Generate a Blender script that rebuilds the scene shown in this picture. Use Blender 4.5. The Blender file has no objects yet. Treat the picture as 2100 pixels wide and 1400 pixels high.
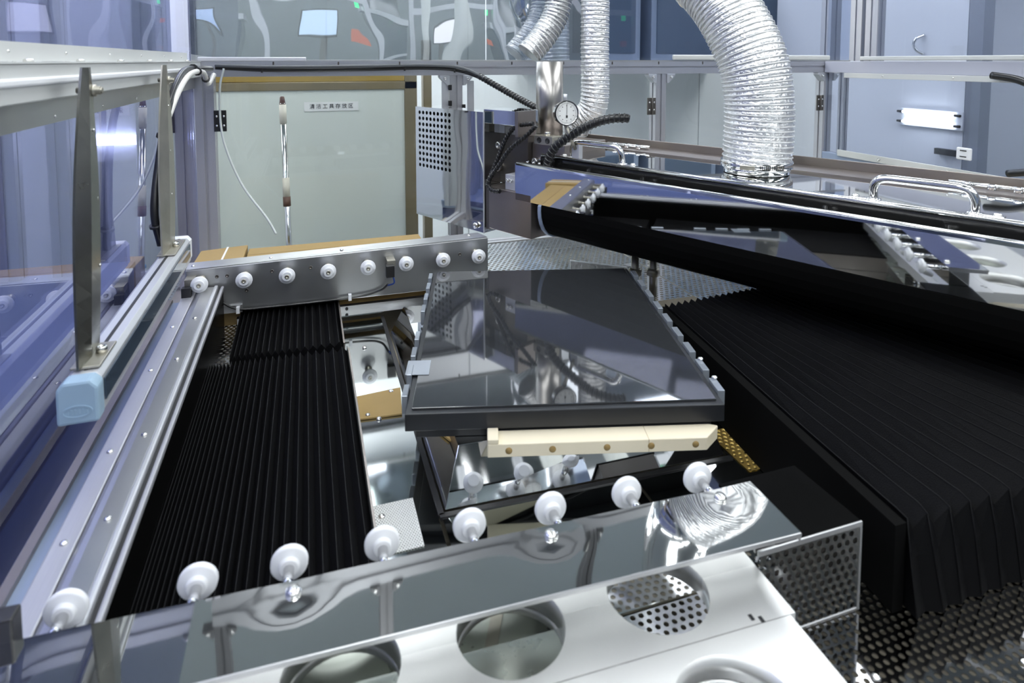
import bpy, math, random
from mathutils import Vector, Matrix
random.seed(7)
scene = bpy.context.scene
COL = scene.collection
R = math.radians

# ------------------------------------------------------------------ camera
F_PX, HOR = 1280.0, 125.0
cam_d = bpy.data.cameras.new('camera')
cam = bpy.data.objects.new('camera', cam_d); COL.objects.link(cam)
cam.location = (0, 0, 1.5)
cam.rotation_euler = (R(90 - 4.0), 0, R(-18.2))
cam_d.sensor_fit = 'HORIZONTAL'; cam_d.sensor_width = 36.0
cam_d.lens = 36.0 * F_PX / 2100.0
cam_d.shift_y = (HOR + F_PX * math.tan(R(4.0)) - 700.0) / 2100.0
cam_d.clip_start = 0.02
cam_d.dof.use_dof = True; cam_d.dof.focus_distance = 1.75; cam_d.dof.aperture_fstop = 5.6
scene.camera = cam

# ------------------------------------------------------------------ world, view
w = bpy.data.worlds.new('world'); scene.world = w; w.use_nodes = True
w.node_tree.nodes['Background'].inputs[0].default_value = (0.75, 0.82, 0.9, 1)
w.node_tree.nodes['Background'].inputs[1].default_value = 0.25
vs = scene.view_settings
vs.view_transform = 'Standard'; vs.look = 'None'; vs.gamma = 1.0; vs.exposure = 0.02
vs.use_curve_mapping = False
scene.cycles.max_bounces = 10; scene.cycles.caustics_refractive = False
LAMP = 9.0          # radiance of the ceiling lamp diffusers
TUBE = 14.0         # radiance of bare fluorescent tubes

# ------------------------------------------------------------------ materials
MATS = {}
def mat(name, col=(.5, .5, .5), rough=.5, metal=0.0, bump=None, emit=None, spec=.5, vary=0.0, vscale=6.0, coat=0.0, ior=1.5, aniso=None, rvar=0.0):
    """bump = (scale, strength, detail)"""
    m = bpy.data.materials.new(name); m.use_nodes = True
    nt = m.node_tree; b = nt.nodes['Principled BSDF']
    b.inputs['Base Color'].default_value = (*col, 1)
    b.inputs['Roughness'].default_value = rough
    b.inputs['Metallic'].default_value = metal
    b.inputs['IOR'].default_value = ior
    b.inputs['Specular IOR Level'].default_value = spec
    b.inputs['Coat Weight'].default_value = coat
    b.inputs['Coat Roughness'].default_value = .03
    tc = None
    def coords(sc=(1, 1, 1)):
        nonlocal tc
        if tc is None: tc = nt.nodes.new('ShaderNodeTexCoord')
        mp = nt.nodes.new('ShaderNodeMapping'); mp.inputs['Scale'].default_value = sc
        nt.links.new(tc.outputs['Object'], mp.inputs[0]); return mp.outputs[0]
    if vary:
        n = nt.nodes.new('ShaderNodeTexNoise'); n.inputs['Scale'].default_value = vscale; n.inputs['Detail'].default_value = 5
        nt.links.new(coords(), n.inputs['Vector'])
        mx = nt.nodes.new('ShaderNodeMix'); mx.data_type = 'RGBA'
        mx.inputs['A'].default_value = (*[c * (1 - vary) for c in col], 1)
        mx.inputs['B'].default_value = (*[min(1, c * (1 + vary)) for c in col], 1)
        nt.links.new(n.outputs['Fac'], mx.inputs['Factor']); nt.links.new(mx.outputs['Result'], b.inputs['Base Color'])
    if rvar:
        n = nt.nodes.new('ShaderNodeTexNoise'); n.inputs['Scale'].default_value = 14; n.inputs['Detail'].default_value = 6
        nt.links.new(coords(), n.inputs['Vector'])
        mr = nt.nodes.new('ShaderNodeMapRange'); mr.inputs[3].default_value = max(0, rough - rvar); mr.inputs[4].default_value = rough + rvar
        nt.links.new(n.outputs['Fac'], mr.inputs[0]); nt.links.new(mr.outputs[0], b.inputs['Roughness'])
    if bump:
        n = nt.nodes.new('ShaderNodeTexNoise'); n.inputs['Scale'].default_value = bump[0]; n.inputs['Detail'].default_value = bump[2]
        nt.links.new(coords(aniso or (1, 1, 1)), n.inputs['Vector'])
        bp = nt.nodes.new('ShaderNodeBump'); bp.inputs['Strength'].default_value = bump[1]; bp.inputs['Distance'].default_value = bump[3] if len(bump) > 3 else .01
        nt.links.new(n.outputs['Fac'], bp.inputs['Height']); nt.links.new(bp.outputs[0], b.inputs['Normal'])
    if emit:
        b.inputs['Emission Color'].default_value = (*emit[0], 1); b.inputs['Emission Strength'].default_value = emit[1]
    MATS[name] = m
    return m

def pane_mat(name, tint, refl_min, refl_gain=1.0, bump=None, rough=0.01, gloss=(.9, .92, 1.0)):
    """clear or tinted acrylic sheet: transparent tint + mirror reflection rising towards grazing angles"""
    m = bpy.data.materials.new(name); m.use_nodes = True; nt = m.node_tree
    for n in list(nt.nodes): nt.nodes.remove(n)
    out = nt.nodes.new('ShaderNodeOutputMaterial')
    tr = nt.nodes.new('ShaderNodeBsdfTransparent'); tr.inputs[0].default_value = (*tint, 1)
    gl = nt.nodes.new('ShaderNodeBsdfGlossy'); gl.inputs['Roughness'].default_value = rough; gl.inputs['Color'].default_value = (*gloss, 1)
    lw = nt.nodes.new('ShaderNodeLayerWeight'); lw.inputs['Blend'].default_value = .5
    fr = nt.nodes.new('ShaderNodeMath'); fr.operation = 'POWER'; fr.inputs[1].default_value = 4.0
    nt.links.new(lw.outputs['Facing'], fr.inputs[0])
    mu = nt.nodes.new('ShaderNodeMath'); mu.operation = 'MULTIPLY_ADD'; mu.use_clamp = True
    mu.inputs[1].default_value = refl_gain; mu.inputs[2].default_value = refl_min
    nt.links.new(fr.outputs[0], mu.inputs[0])
    mx = nt.nodes.new('ShaderNodeMixShader')
    nt.links.new(mu.outputs[0], mx.inputs[0]); nt.links.new(tr.outputs[0], mx.inputs[1]); nt.links.new(gl.outputs[0], mx.inputs[2])
    nt.links.new(mx.outputs[0], out.inputs[0])
    if bump:
        tc = nt.nodes.new('ShaderNodeTexCoord'); n = nt.nodes.new('ShaderNodeTexNoise'); n.inputs['Scale'].default_value = bump[0]; n.inputs['Detail'].default_value = bump[2]
        bp = nt.nodes.new('ShaderNodeBump'); bp.inputs['Strength'].default_value = bump[1]; bp.inputs['Distance'].default_value = .02
        nt.links.new(tc.outputs['Object'], n.inputs[0]); nt.links.new(n.outputs['Fac'], bp.inputs['Height'])
        nt.links.new(bp.outputs[0], gl.inputs['Normal'])
    MATS[name] = m; return m

mat('alu', (.50, .50, .53), .40, .6, bump=(220, .04, 2), aniso=(1, .05, 1), rvar=.08)
mat('alu_dimmed', (.07, .072, .076), .6, .3)  # aluminium darkened so the upper posts look dimly lit
mat('alu_half_dimmed', (.22, .225, .235), .5, .4)  # aluminium darkened so the upper beam reflects less brightly
mat('alu_plain', (.62, .63, .66), .45, .6)
mat('alu_sheet', (.50, .505, .51), .34, .9, rvar=.08)
mat('satin_plate', (.80, .80, .79), .42, .75, bump=(500, .03, 2), rvar=.06)
mat('painted_sheet', (.60, .61, .60), .5, .1, vary=.05)
mat('mirror', (.74, .75, .75), .035, 1.0, bump=(5, .22, 1, .01), rvar=.02)
mat('mirror_flat', (.74, .75, .75), .03, 1.0, bump=(3, .06, 1, .01))
mat('mirror_floor', (.66, .69, .68), .05, 1.0, bump=(4, .05, 1, .01), rvar=.03)
mat('perf', (.60, .61, .63), .13, 1.0, bump=(9, .15, 2, .01), rvar=.06)
mat('perf_darkened', (.30, .30, .31), .06, 1.0, bump=(6, .03, 1, .01))  # dark base stands for the black bellows mirrored in these plates
mat('chrome', (.78, .78, .78), .09, 1.0)
mat('screw', (.80, .79, .76), .2, 1.0)
mat('steel_brown', (.30, .265, .245), .33, .85, vary=.18, vscale=9, rvar=.08)
mat('steel_dark', (.17, .155, .14), .38, .85, vary=.2, vscale=9, rvar=.1)
mat('steel_smoked', (.20, .20, .18), .25, .9, vary=.4, vscale=10, rvar=.08)
mat('steel_stained', (.42, .40, .34), .4, .85, vary=.35, vscale=14, rvar=.1)
mat('column_steel', (.46, .44, .42), .30, 1.0, rvar=.06)
mat('black_fabric', (.0035, .0035, .004), .5, 0, bump=(900, .2, 2), spec=.09)
mat('fabric_highlight', (.0085, .0085, .0095), .5, 0, spec=.12)  # lighter than the fabric to paint a highlight on fold edges
mat('black_cover', (.0025, .0025, .0025), .75, 0, spec=.06)
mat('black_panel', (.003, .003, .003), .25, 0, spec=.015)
mat('black_gloss', (.012, .012, .012), .12, 0)
mat('black_plastic', (.015, .015, .016), .4, 0)
mat('black_wrap', (.018, .018, .02), .2, 0)
mat('white_plastic', (.82, .83, .86), .38, 0)
mat('cream', (.78, .70, .53), .45, 0, vary=.08, vscale=12)
mat('hole_brown', (.33, .22, .08), .6)
mat('table_top', (.030, .032, .035), .04, 0, ior=2.0, spec=.65, bump=(3, .02, 1, .01))
mat('table_side', (.016, .0175, .021), .42, 0, vary=.3, vscale=18)
mat('clear_edge', (.30, .33, .37), .08, .35)
mat('cap_blue', (.32, .45, .57), .45)
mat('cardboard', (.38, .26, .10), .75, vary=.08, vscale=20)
mat('door_green', (.74, .78, .72), .35, vary=.03, vscale=3)
mat('door_frame', (.30, .245, .15), .35, .5, vary=.2, vscale=5)
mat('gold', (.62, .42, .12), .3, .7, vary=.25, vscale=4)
mat('wall_white', (.84, .86, .88), .55)
mat('wall_lilac', (.60, .62, .68), .5)
mat('wall_grey', (.20, .22, .23), .6)
mat('ceiling_grey', (.30, .33, .33), .7)
mat('floor_grey', (.30, .33, .34), .35, vary=.1)
mat('jamb_grey', (.20, .22, .27), .4)
mat('pan_beige', (.42, .38, .30), .6)
mat('beam_lilac', (.46, .47, .55), .45)
mat('tray_reflection', (.50, .53, .48), .28, .7, rvar=.05)  # green-grey stands for the ceiling mirrored in the tray
mat('navy', (.045, .06, .15), .3)
mat('smoke_glass', (.10, .14, .21), .08)
mat('blue_cabinet', (.26, .32, .44), .4)
mat('dark_glass', (.05, .07, .10), .06)
mat('paper', (.86, .86, .84), .6)
mat('ink', (.03, .03, .03), .6)
mat('foil', (.90, .90, .90), .28, .95, bump=(110, .8, 4, .005))
mat('wire_white', (.72, .73, .74), .3, .3)
mat('foil_dark', (.5, .5, .5), .25, 1.0, bump=(140, .6, 4, .004))
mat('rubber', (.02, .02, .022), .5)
mat('grey_rubber', (.14, .145, .15), .55)
mat('cable_black', (.012, .012, .013), .3)
mat('cable_white', (.70, .69, .66), .4)
mat('clear_tube', (.62, .66, .62), .15)
mat('blue_wire', (.03, .08, .35), .4)
mat('green_wire', (.05, .25, .18), .4)
mat('brown_plastic', (.14, .07, .055), .45)
mat('ivory', (.78, .73, .62), .5)
mat('blue_clip', (.25, .5, .75), .4)
mat('amber', (.75, .12, .02), .4)
mat('lamp_green', (.05, .6, .2), .3, emit=((.05, 1, .3), 2.0))
mat('yellow_green', (.45, .6, .05), .6)
mat('yellow_wire', (.75, .7, .15), .5)
mat('tube_on', (1, 1, 1), .4, emit=((.93, .98, 1.0), TUBE))
mat('panel_on', (1, 1, 1), .4, emit=((.95, .985, 1.0), LAMP))
mat('panel_fill', (1, 1, 1), .4, emit=((.95, .985, 1.0), LAMP * 1.8))  # brighter diffuser of the back row, added to lift the back wall
mat('screen_on', (.1, .1, .1), .2, emit=((.55, .75, 1.0), 1.6))
mat('screen_light', (.1, .1, .1), .2, emit=((.95, .95, 1.0), 1.6))
mat('screen_red', (.1, .1, .1), .2, emit=((1.0, .45, .3), 1.3))
mat('duct_white', (.70, .72, .68), .5)
pane_mat('acrylic_blue', (.56, .58, .75), .09, 1.0, bump=(2, .02, 1), gloss=(.86, .87, 1.0))
pane_mat('acrylic_clear', (.97, .985, .98), .02, .6)
pane_mat('acrylic_tint', (.82, .85, .91), .04, .7, bump=(2, .03, 1))
pane_mat('acrylic_screen', (.62, .66, .66), .42, .5, bump=(3.6, .30, 1))
pane_mat('thin_plastic', (.85, .87, .87), .10, 1.0, bump=(8, .4, 1), rough=.05)

# ------------------------------------------------------------------ mesh builder
WM = {}   # world matrix of every object made here
def frame(d):
    d = Vector(d).normalized()
    up = Vector((0, 0, 1)) if abs(d.z) < .95 else Vector((0, 1, 0))
    a = d.cross(up).normalized(); return a, a.cross(d).normalized(), d
class MB:
    def __init__(self, xf=None):
        self.v = []; self.f = []; self.s = []; self.xf = xf
    def pt(self, p):
        self.v.append(tuple(p)); return len(self.v) - 1
    def face(self, idx, smooth=False):
        self.f.append(tuple(idx)); self.s.append(smooth)
    def poly(self, pts, smooth=False):
        self.face([self.pt(p) for p in pts], smooth); return self
    def box(self, x0, x1, y0, y1, z0, z1):
        b = len(self.v)
        for z in (z0, z1):
            for x, y in ((x0, y0), (x1, y0), (x1, y1), (x0, y1)): self.v.append((x, y, z))
        for q in ((3, 2, 1, 0), (4, 5, 6, 7), (0, 1, 5, 4), (1, 2, 6, 5), (2, 3, 7, 6), (3, 0, 4, 7)): self.face([b + k for k in q])
        return self
    def hexa(self, lo, hi):
        """8 points: lo ring (4, ccw from above) and hi ring"""
        b = len(self.v); self.v += [tuple(p) for p in lo] + [tuple(p) for p in hi]
        for q in ((3, 2, 1, 0), (4, 5, 6, 7), (0, 1, 5, 4), (1, 2, 6, 5), (2, 3, 7, 6), (3, 0, 4, 7)): self.face([b + k for k in q])
        return self
    def bar(self, p0, p1, wd, ht, up=None):
        p0, p1 = Vector(p0), Vector(p1); d = (p1 - p0).normalized()
        u = Vector(up) if up else (Vector((0, 0, 1)) if abs(d.z) < .95 else Vector((0, 1, 0)))
        a = d.cross(u).normalized(); c = a.cross(d).normalized()
        o = [(-1, -1), (1, -1), (1, 1), (-1, 1)]
        return self.hexa([p0 + a * x * wd / 2 + c * y * ht / 2 for x, y in o][::-1], [p1 + a * x * wd / 2 + c * y * ht / 2 for x, y in o][::-1])
    def cyl(self, p0, p1, r0, r1=None, n=16, caps=True, smooth=True):
        r1 = r0 if r1 is None else r1
        p0, p1 = Vector(p0), Vector(p1); a, c, d = frame(p1 - p0); b = len(self.v)
        for p, r in ((p0, r0), (p1, r1)):
            for k in range(n):
                t = 2 * math.pi * k / n; self.v.append(tuple(p + a * math.cos(t) * r + c * math.sin(t) * r))
        for k in range(n):
            self.face((b + k, b + (k + 1) % n, b + n + (k + 1) % n, b + n + k), smooth)
        if caps:
            self.face([b + k for k in range(n)][::-1]); self.face([b + n + k for k in range(n)])
        return self
    def lathe(self, p0, d, prof, n=20, smooth=True, caps=True):
        """prof = [(t along d, radius)]"""
        p0 = Vector(p0); a, c, d = frame(d); rings = []
        for t, r in prof:
            b = len(self.v); rings.append(b)
            for k in range(n):
                q = 2 * math.pi * k / n; self.v.append(tuple(p0 + d * t + a * math.cos(q) * r + c * math.sin(q) * r))
        for i in range(len(rings) - 1):
            for k in range(n):
                self.face((rings[i] + k, rings[i] + (k + 1) % n, rings[i + 1] + (k + 1) % n, rings[i + 1] + k), smooth)
        if caps:
            self.face([rings[0] + k for k in range(n)][::-1]); self.face([rings[-1] + k for k in range(n)])
        return self
    def sphere(self, c, r, sq=1.0, n=10, axis=(0, 0, 1)):
        pr = []
        for k in range(n // 2 + 1):
            t = math.pi * k / (n // 2); pr.append((-math.cos(t) * r * sq, max(1e-5, math.sin(t) * r)))
        return self.lathe(c, axis, pr, n)
    def sweep(self, pts, rad, n=8, smooth=True, caps=True):
        """tube along points; rad number or list"""
        P = [Vector(p) for p in pts]; m = len(P)
        rr = rad if isinstance(rad, (list, tuple)) else [rad] * m
        T = [(P[min(i + 1, m - 1)] - P[max(i - 1, 0)]).normalized() for i in range(m)]
        a, c, _ = frame(T[0]); rings = []
        for i in range(m):
            if i:
                ax = T[i - 1].cross(T[i])
                if ax.length > 1e-7:
                    q = Matrix.Rotation(T[i - 1].angle(T[i]), 3, ax.normalized()); a = q @ a; c = q @ c
            b = len(self.v); rings.append(b)
            for k in range(n):
                t = 2 * math.pi * k / n; self.v.append(tuple(P[i] + (a * math.cos(t) + c * math.sin(t)) * rr[i]))
        for i in range(m - 1):
            for k in range(n):
                self.face((rings[i] + k, rings[i] + (k + 1) % n, rings[i + 1] + (k + 1) % n, rings[i + 1] + k), smooth)
        if caps:
            self.face([rings[0] + k for k in range(n)][::-1]); self.face([rings[-1] + k for k in range(n)])
        return self
    def prism(self, poly, o, u, v, wv, l0, l1, smooth=False):
        """2-D polygon in (u,v) at o extruded along wv from l0 to l1"""
        o, u, v, wv = Vector(o), Vector(u), Vector(v), Vector(wv); b = len(self.v); n = len(poly)
        for l in (l0, l1):
            for x, y in poly: self.v.append(tuple(o + u * x + v * y + wv * l))
        for k in range(n): self.face((b + k, b + (k + 1) % n, b + n + (k + 1) % n, b + n + k), smooth)
        self.face([b + k for k in range(n)][::-1]); self.face([b + n + k for k in range(n)])
        return self
    def build(self, name, material, parent=None, bevel=0.0, **props):
        me = bpy.data.meshes.new(name)
        pw = WM[parent] if parent is not None else Matrix.Identity(4)
        inv = pw.inverted()
        if self.xf is not None: inv = inv @ self.xf
        me.from_pydata([tuple(inv @ Vector(p)) for p in self.v], [], self.f)
        me.polygons.foreach_set('use_smooth', self.s)
        me.update()
        me.materials.append(MATS[material])
        import bmesh
        bm = bmesh.new(); bm.from_mesh(me); bmesh.ops.recalc_face_normals(bm, faces=bm.faces); bm.to_mesh(me); bm.free()
        o = bpy.data.objects.new(name, me); COL.objects.link(o)
        if parent is not None: o.parent = parent
        WM[o] = pw.copy()
        if bevel:
            md = o.modifiers.new('bevel', 'BEVEL'); md.width = bevel; md.segments = 2; md.limit_method = 'ANGLE'; md.angle_limit = R(40)
        for k, x in props.items(): o[k] = x
        return o
def thing(name, label, cat, loc=(0, 0, 0), rz=0.0, group=None):
    o = bpy.data.objects.new(name, None); COL.objects.link(o); o.empty_display_size = .05
    o.location = loc; o.rotation_euler = (0, 0, rz)
    WM[o] = Matrix.Translation(loc) @ Matrix.Rotation(rz, 4, 'Z')
    o['label'] = label; o['category'] = cat
    if group: o['group'] = group
    return o
def tag(o, label, cat, group=None):
    o['label'] = label; o['category'] = cat
    if group: o['group'] = group
    return o
def structure(o, label=None):
    o['kind'] = 'structure'
    if label: o['label'] = label
    return o
def inst(src, parent, pos, rot=None):
    """copy of a mesh part (made at the origin) placed at world pos under parent"""
    c = src.copy(); COL.objects.link(c); place(c, parent, pos, rot); return c
def place(c, parent, pos, rot=None):
    wm = Matrix.Translation(pos)
    if rot is not None: wm = wm @ rot.to_4x4()
    c.parent = parent
    c.matrix_local = WM[parent].inverted() @ wm if parent is not None else wm
    WM[c] = wm
def catmull(pts, k=8):
    P = [Vector(p) for p in pts]; P = [2 * P[0] - P[1]] + P + [2 * P[-1] - P[-2]]; out = []
    for i in range(1, len(P) - 2):
        for j in range(k):
            t = j / k; a, b, c, d = P[i - 1], P[i], P[i + 1], P[i + 2]
            out.append(.5 * ((2 * b) + (c - a) * t + (2 * a - 5 * b + 4 * c - d) * t * t + (3 * b - a - 3 * c + d) * t ** 3))
    out.append(P[-2]); return out
def resample(P, step):
    L = [0]
    for i in range(1, len(P)): L.append(L[-1] + (P[i] - P[i - 1]).length)
    n = max(2, int(L[-1] / step)); out = []; j = 0
    for i in range(n + 1):
        s = L[-1] * i / n
        while j < len(L) - 2 and L[j + 1] < s: j += 1
        t = (s - L[j]) / max(1e-9, L[j + 1] - L[j]); out.append(P[j].lerp(P[j + 1], t))
    return out
def helix(P, rad, turns, per=16, ph=0.0):
    Q = resample(P, sum((P[i + 1] - P[i]).length for i in range(len(P) - 1)) / (turns * per))
    T = [(Q[min(i + 1, len(Q) - 1)] - Q[max(i - 1, 0)]).normalized() for i in range(len(Q))]
    a, c, _ = frame(T[0]); out = []
    for i, q in enumerate(Q):
        if i:
            ax = T[i - 1].cross(T[i])
            if ax.length > 1e-7:
                m = Matrix.Rotation(T[i - 1].angle(T[i]), 3, ax.normalized()); a = m @ a; c = m @ c
        t = 2 * math.pi * i / per + ph; out.append(q + (a * math.cos(t) + c * math.sin(t)) * rad)
    return out
def profile(p0, p1, w=.04, h=.04, up=None, slot=.009, deep=.006):
    """grooved aluminium extrusion between two points"""
    p0, p1 = Vector(p0), Vector(p1); d = (p1 - p0); L = d.length; d.normalize()
    u = Vector(up) if up else (Vector((0, 0, 1)) if abs(d.z) < .95 else Vector((0, 1, 0)))
    a = d.cross(u).normalized(); c = a.cross(d).normalized()
    a2, b2, s = w / 2, h / 2, slot / 2
    pl = [(-a2, -b2), (-s, -b2), (-s, -b2 + deep), (s, -b2 + deep), (s, -b2), (a2, -b2), (a2, -s), (a2 - deep, -s), (a2 - deep, s), (a2, s), (a2, b2),
          (s, b2), (s, b2 - deep), (-s, b2 - deep), (-s, b2), (-a2, b2), (-a2, s), (-a2 + deep, s), (-a2 + deep, -s), (-a2, -s)]
    return MB().prism(pl, p0, a, c, d, 0, L)
def perf(o, u, v, W, Hh, pitch, r, t=.0015, n=12, xf=None, mb=None):
    """perforated sheet W x H in the plane (u,v): staggered round holes with walls of depth t"""
    m = mb or MB(xf); o, u, v = Vector(o), Vector(u), Vector(v); nrm = u.cross(v).normalized()
    nx = max(1, int(round(W / pitch))); px = W / nx; row = pitch * .866; ny = max(1, int(round(Hh / row))); py = Hh / ny
    k = n // 4
    bd = []
    cs = [(-.5, -.5), (.5, -.5), (.5, .5), (-.5, .5)]
    for i in range(4):
        a, b = cs[i], cs[(i + 1) % 4]
        for j in range(k): bd.append((a[0] + (b[0] - a[0]) * j / k, a[1] + (b[1] - a[1]) * j / k))
    ang = [math.atan2(y, x) for x, y in bd]
    for j in range(ny):
        off = .5 if j % 2 else 0.0
        cells = nx - (1 if j % 2 else 0)
        for i in range(cells):
            cx = (i + .5 + off) * px; cy = (j + .5) * py
            base = len(m.v)
            for (x, y) in bd: m.v.append(tuple(o + u * (cx + x * px) + v * (cy + y * py)))
            for a in ang: m.v.append(tuple(o + u * (cx + math.cos(a) * r) + v * (cy + math.sin(a) * r)))
            for a in ang: m.v.append(tuple(o + u * (cx + math.cos(a) * r) + v * (cy + math.sin(a) * r) - nrm * t))
            for q in range(n):
                q2 = (q + 1) % n
                m.face((base + q, base + q2, base + n + q2, base + n + q))
                m.face((base + n + q, base + n + q2, base + 2 * n + q2, base + 2 * n + q))
        if j % 2:
            for x0 in (0, nx - .5):
                m.poly([o + u * (x0 * px) + v * (j * py), o + u * ((x0 + .5) * px) + v * (j * py), o + u * ((x0 + .5) * px) + v * ((j + 1) * py), o + u * (x0 * px) + v * ((j + 1) * py)])
    return m

# shared small parts (made once, then copied)
def proto(mb, name, material):
    o = mb.build(name, material); COL.objects.unlink(o); return o
SCREW = proto(MB().lathe((0, 0, 0), (0, 0, 1), [(0, .0052), (.0012, .0052), (.0028, .0040), (.0034, .0015)], 12), 'screw', 'screw')
BOLT = proto(MB().lathe((0, 0, 0), (0, 0, 1), [(0, .0062), (.006, .0062), (.0068, .0056), (.0069, .003), (.004, .0029), (.0039, .0001)], 12), 'bolt', 'screw')
def screw(parent, pos, nrm=(0, 0, 1), sc=1.0, src=None):
    q = Vector((0, 0, 1)).rotation_difference(Vector(nrm)).to_matrix() * sc
    return inst(src or SCREW, parent, pos, q)
GO = Vector((.637, 1.7105, 0)); GA = R(-63.2)
GM = Matrix.Translation(GO) @ Matrix.Rotation(GA, 4, 'Z')       # frame of the slewed gantry: s along it, v away from the camera
def GW(s, v, z): return GM @ Vector((s, v, z))

# ================================================================== ROOM
RX0, RX1, RY0, RY1, RH = -3.2, 6.4, -3.6, 4.6, 3.1
structure(MB().box(RX0, RX1, RY0, RY1, -.05, 0).build('floor', 'floor_grey'))
structure(MB().box(RX0, RX1, RY0, RY1, RH, RH + .05).build('ceiling', 'ceiling_grey'))
wb = structure(MB().box(RX0, RX1, RY1, RY1 + .1, 0, RH).build('wall_back', 'wall_white'))
structure(MB().box(RX0, RX1, RY0 - .1, RY0, 0, RH).build('wall_front', 'wall_grey'))
structure(MB().box(RX0 - .1, RX0, RY0, RY1, 0, RH).build('wall_left', 'wall_lilac'))
wr = structure(MB().box(RX1, RX1 + .1, RY0, RY1, 0, RH).build('wall_right', 'wall_lilac'))
for k in range(8):      # clean-room wall panels with open joints
    x0 = -1.9 + k * 1.02
    MB().box(x0, x0 + 1.012, RY1 - .02, RY1, .08, RH).build('panel', 'wall_white', wb, bevel=.002)
for k in range(7):
    y0 = RY0 + .1 + k * 1.15
    MB().box(RX1 - .02, RX1, y0, y0 + 1.142, .08, RH).build('panel', 'wall_lilac', wr, bevel=.002)
# ceiling lamps: recessed troffers
lamp_rows = [('in the row behind the camera', -2.4, (-1.6, .15, 1.9, 3.7)), ('in the row above the camera', -.75, (-1.6, .15, 1.9, 3.7)), ('in the row over the shelf plates', .9, (-1.6, .15, 1.9, 3.7)),
             ('in the row over the bellows, left two added for the door', 1.93, (-1.6, .15, 2.25)), ('in the row added to light the back wall', 3.85, (-2.3, -1.2, .1, 1.4, 2.7, 4.0))]  # back row and left two over the bellows added to light wall and door
ORD = ('first', 'second', 'third', 'fourth', 'fifth', 'sixth')
for where, x, y, k in [(r, x, y, k) for r, y, xx in lamp_rows for k, x in enumerate(xx)]:
    L = thing('ceiling_lamp', 'recessed white ceiling lamp, %s from the left %s' % (ORD[k], where), 'lamp', (x, y, RH - .06), group='ceiling lamps of the clean room')
    hl = .62 if y < 1.5 else .42
    MB().box(x - .32, x + .32, y - hl, y + hl, RH - .03, RH - .001).build('housing', 'alu_plain', L)
    MB().box(x - .28, x + .28, y - hl + .04, y + hl - .04, RH - .045, RH - .031).build('diffuser', 'panel_fill' if y > 3 else 'panel_on', L)

# door of the cleaning-tool cupboard, behind the machine
dr = structure(MB().box(-.47, .44, 2.985, 3.015, .05, 1.366).build('door_1', 'door_green'))
MB().box(.44, .50, 2.975, 3.025, .0, 1.44).build('door_frame', 'door_frame', dr, bevel=.003)
MB().box(.53, .57, 2.97, 3.03, .0, 1.60).build('door_frame', 'door_frame', dr, bevel=.003)
MB().box(-.6, .50, 2.975, 3.025, 1.367, 1.405).build('door_frame', 'door_frame', dr, bevel=.003)
MB().box(-.6, .44, 2.972, 3.02, 1.406, 1.445).build('transom_trim', 'gold', dr, bevel=.003)
MB().box(-.6, -.48, 2.975, 3.025, 0, 1.366).build('door_frame', 'door_frame', dr, bevel=.003)
# paper sign
sg = thing('paper_sign', 'white paper strip sign with black Chinese characters on the pale green door', 'sign', (.105, 2.983, 1.27))
MB().box(-.014, .226, 2.981, 2.984, 1.271, 1.3125).build('paper', 'paper', sg)
def text_mesh(name, body, size, pos, rot, material, parent, spacing=1.0, extrude=.0004):
    cu = bpy.data.curves.new(name + '_curve', 'FONT'); cu.body = body; cu.size = size; cu.extrude = extrude
    cu.align_x = 'CENTER'; cu.align_y = 'CENTER'; cu.space_character = spacing
    to = bpy.data.objects.new(name + '_tmp', cu); COL.objects.link(to)
    dg = bpy.context.evaluated_depsgraph_get(); dg.update()
    me = bpy.data.meshes.new_from_object(to.evaluated_get(dg)); bpy.data.objects.remove(to)
    me.materials.clear(); me.materials.append(MATS[material])
    o = bpy.data.objects.new(name, me); COL.objects.link(o); place(o, parent, pos, rot); return o
text_mesh('lettering', '清洁工具存放区', .0235, (.106, 2.980, 1.2915), Matrix.Rotation(R(90), 3, 'X'), 'ink', sg, spacing=1.42)

# ================================================================== MACHINE DECK (z = .80)
deck = thing('machine_deck', 'polished and perforated stainless deck plates on the bottom of the machine', 'deck plate', (.3, 1.0, .70))
MB().box(-.45, 2.4, .2, 2.5, .70, .72).build('drip_pan', 'pan_beige', deck)
X_, Y_, Z_ = Vector((1, 0, 0)), Vector((0, 1, 0)), Vector((0, 0, 1))
DZ = .80
perf((.505, .22, DZ), X_, Y_, .60, .48, .0118, .0036).build('perforated_plate', 'perf_darkened', deck)
perf((1.11, .22, DZ), X_, Y_, .60, .48, .0118, .0036).build('perforated_plate', 'perf_darkened', deck)
perf((.31, .30, DZ), X_, Y_, .19, .36, .0118, .0036).build('perforated_plate', 'perf', deck)
perf((.56, 1.56, DZ), X_, Y_, .52, .70, .018, .0055, n=8).build('perforated_plate', 'perf', deck)
perf((1.085, 1.30, DZ), X_, Y_, .60, .96, .018, .0055, n=8).build('perforated_plate', 'perf', deck)
perf((-.33, 1.44, DZ), X_, Y_, .20, .80, .0135, .0042, n=8).build('perforated_plate', 'perf', deck)
MB().box(-.125, .555, 1.80, 2.27, DZ - .003, DZ).build('plain_plate', 'perf', deck)
MB().box(.075, .178, .655, 1.70, DZ - .003, DZ).build('mirror_plate', 'mirror_floor', deck)
MB().box(.184, .505, .665, .898, DZ - .003, DZ).build('mirror_plate', 'mirror_floor', deck)
MB().box(.51, .70, .705, .882, DZ - .003, DZ - .0002).build('mirror_plate', 'mirror_floor', deck)
MB().box(.70, .79, .705, 1.3, DZ - .003, DZ - .0002).build('mirror_plate', 'mirror_floor', deck)
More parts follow.
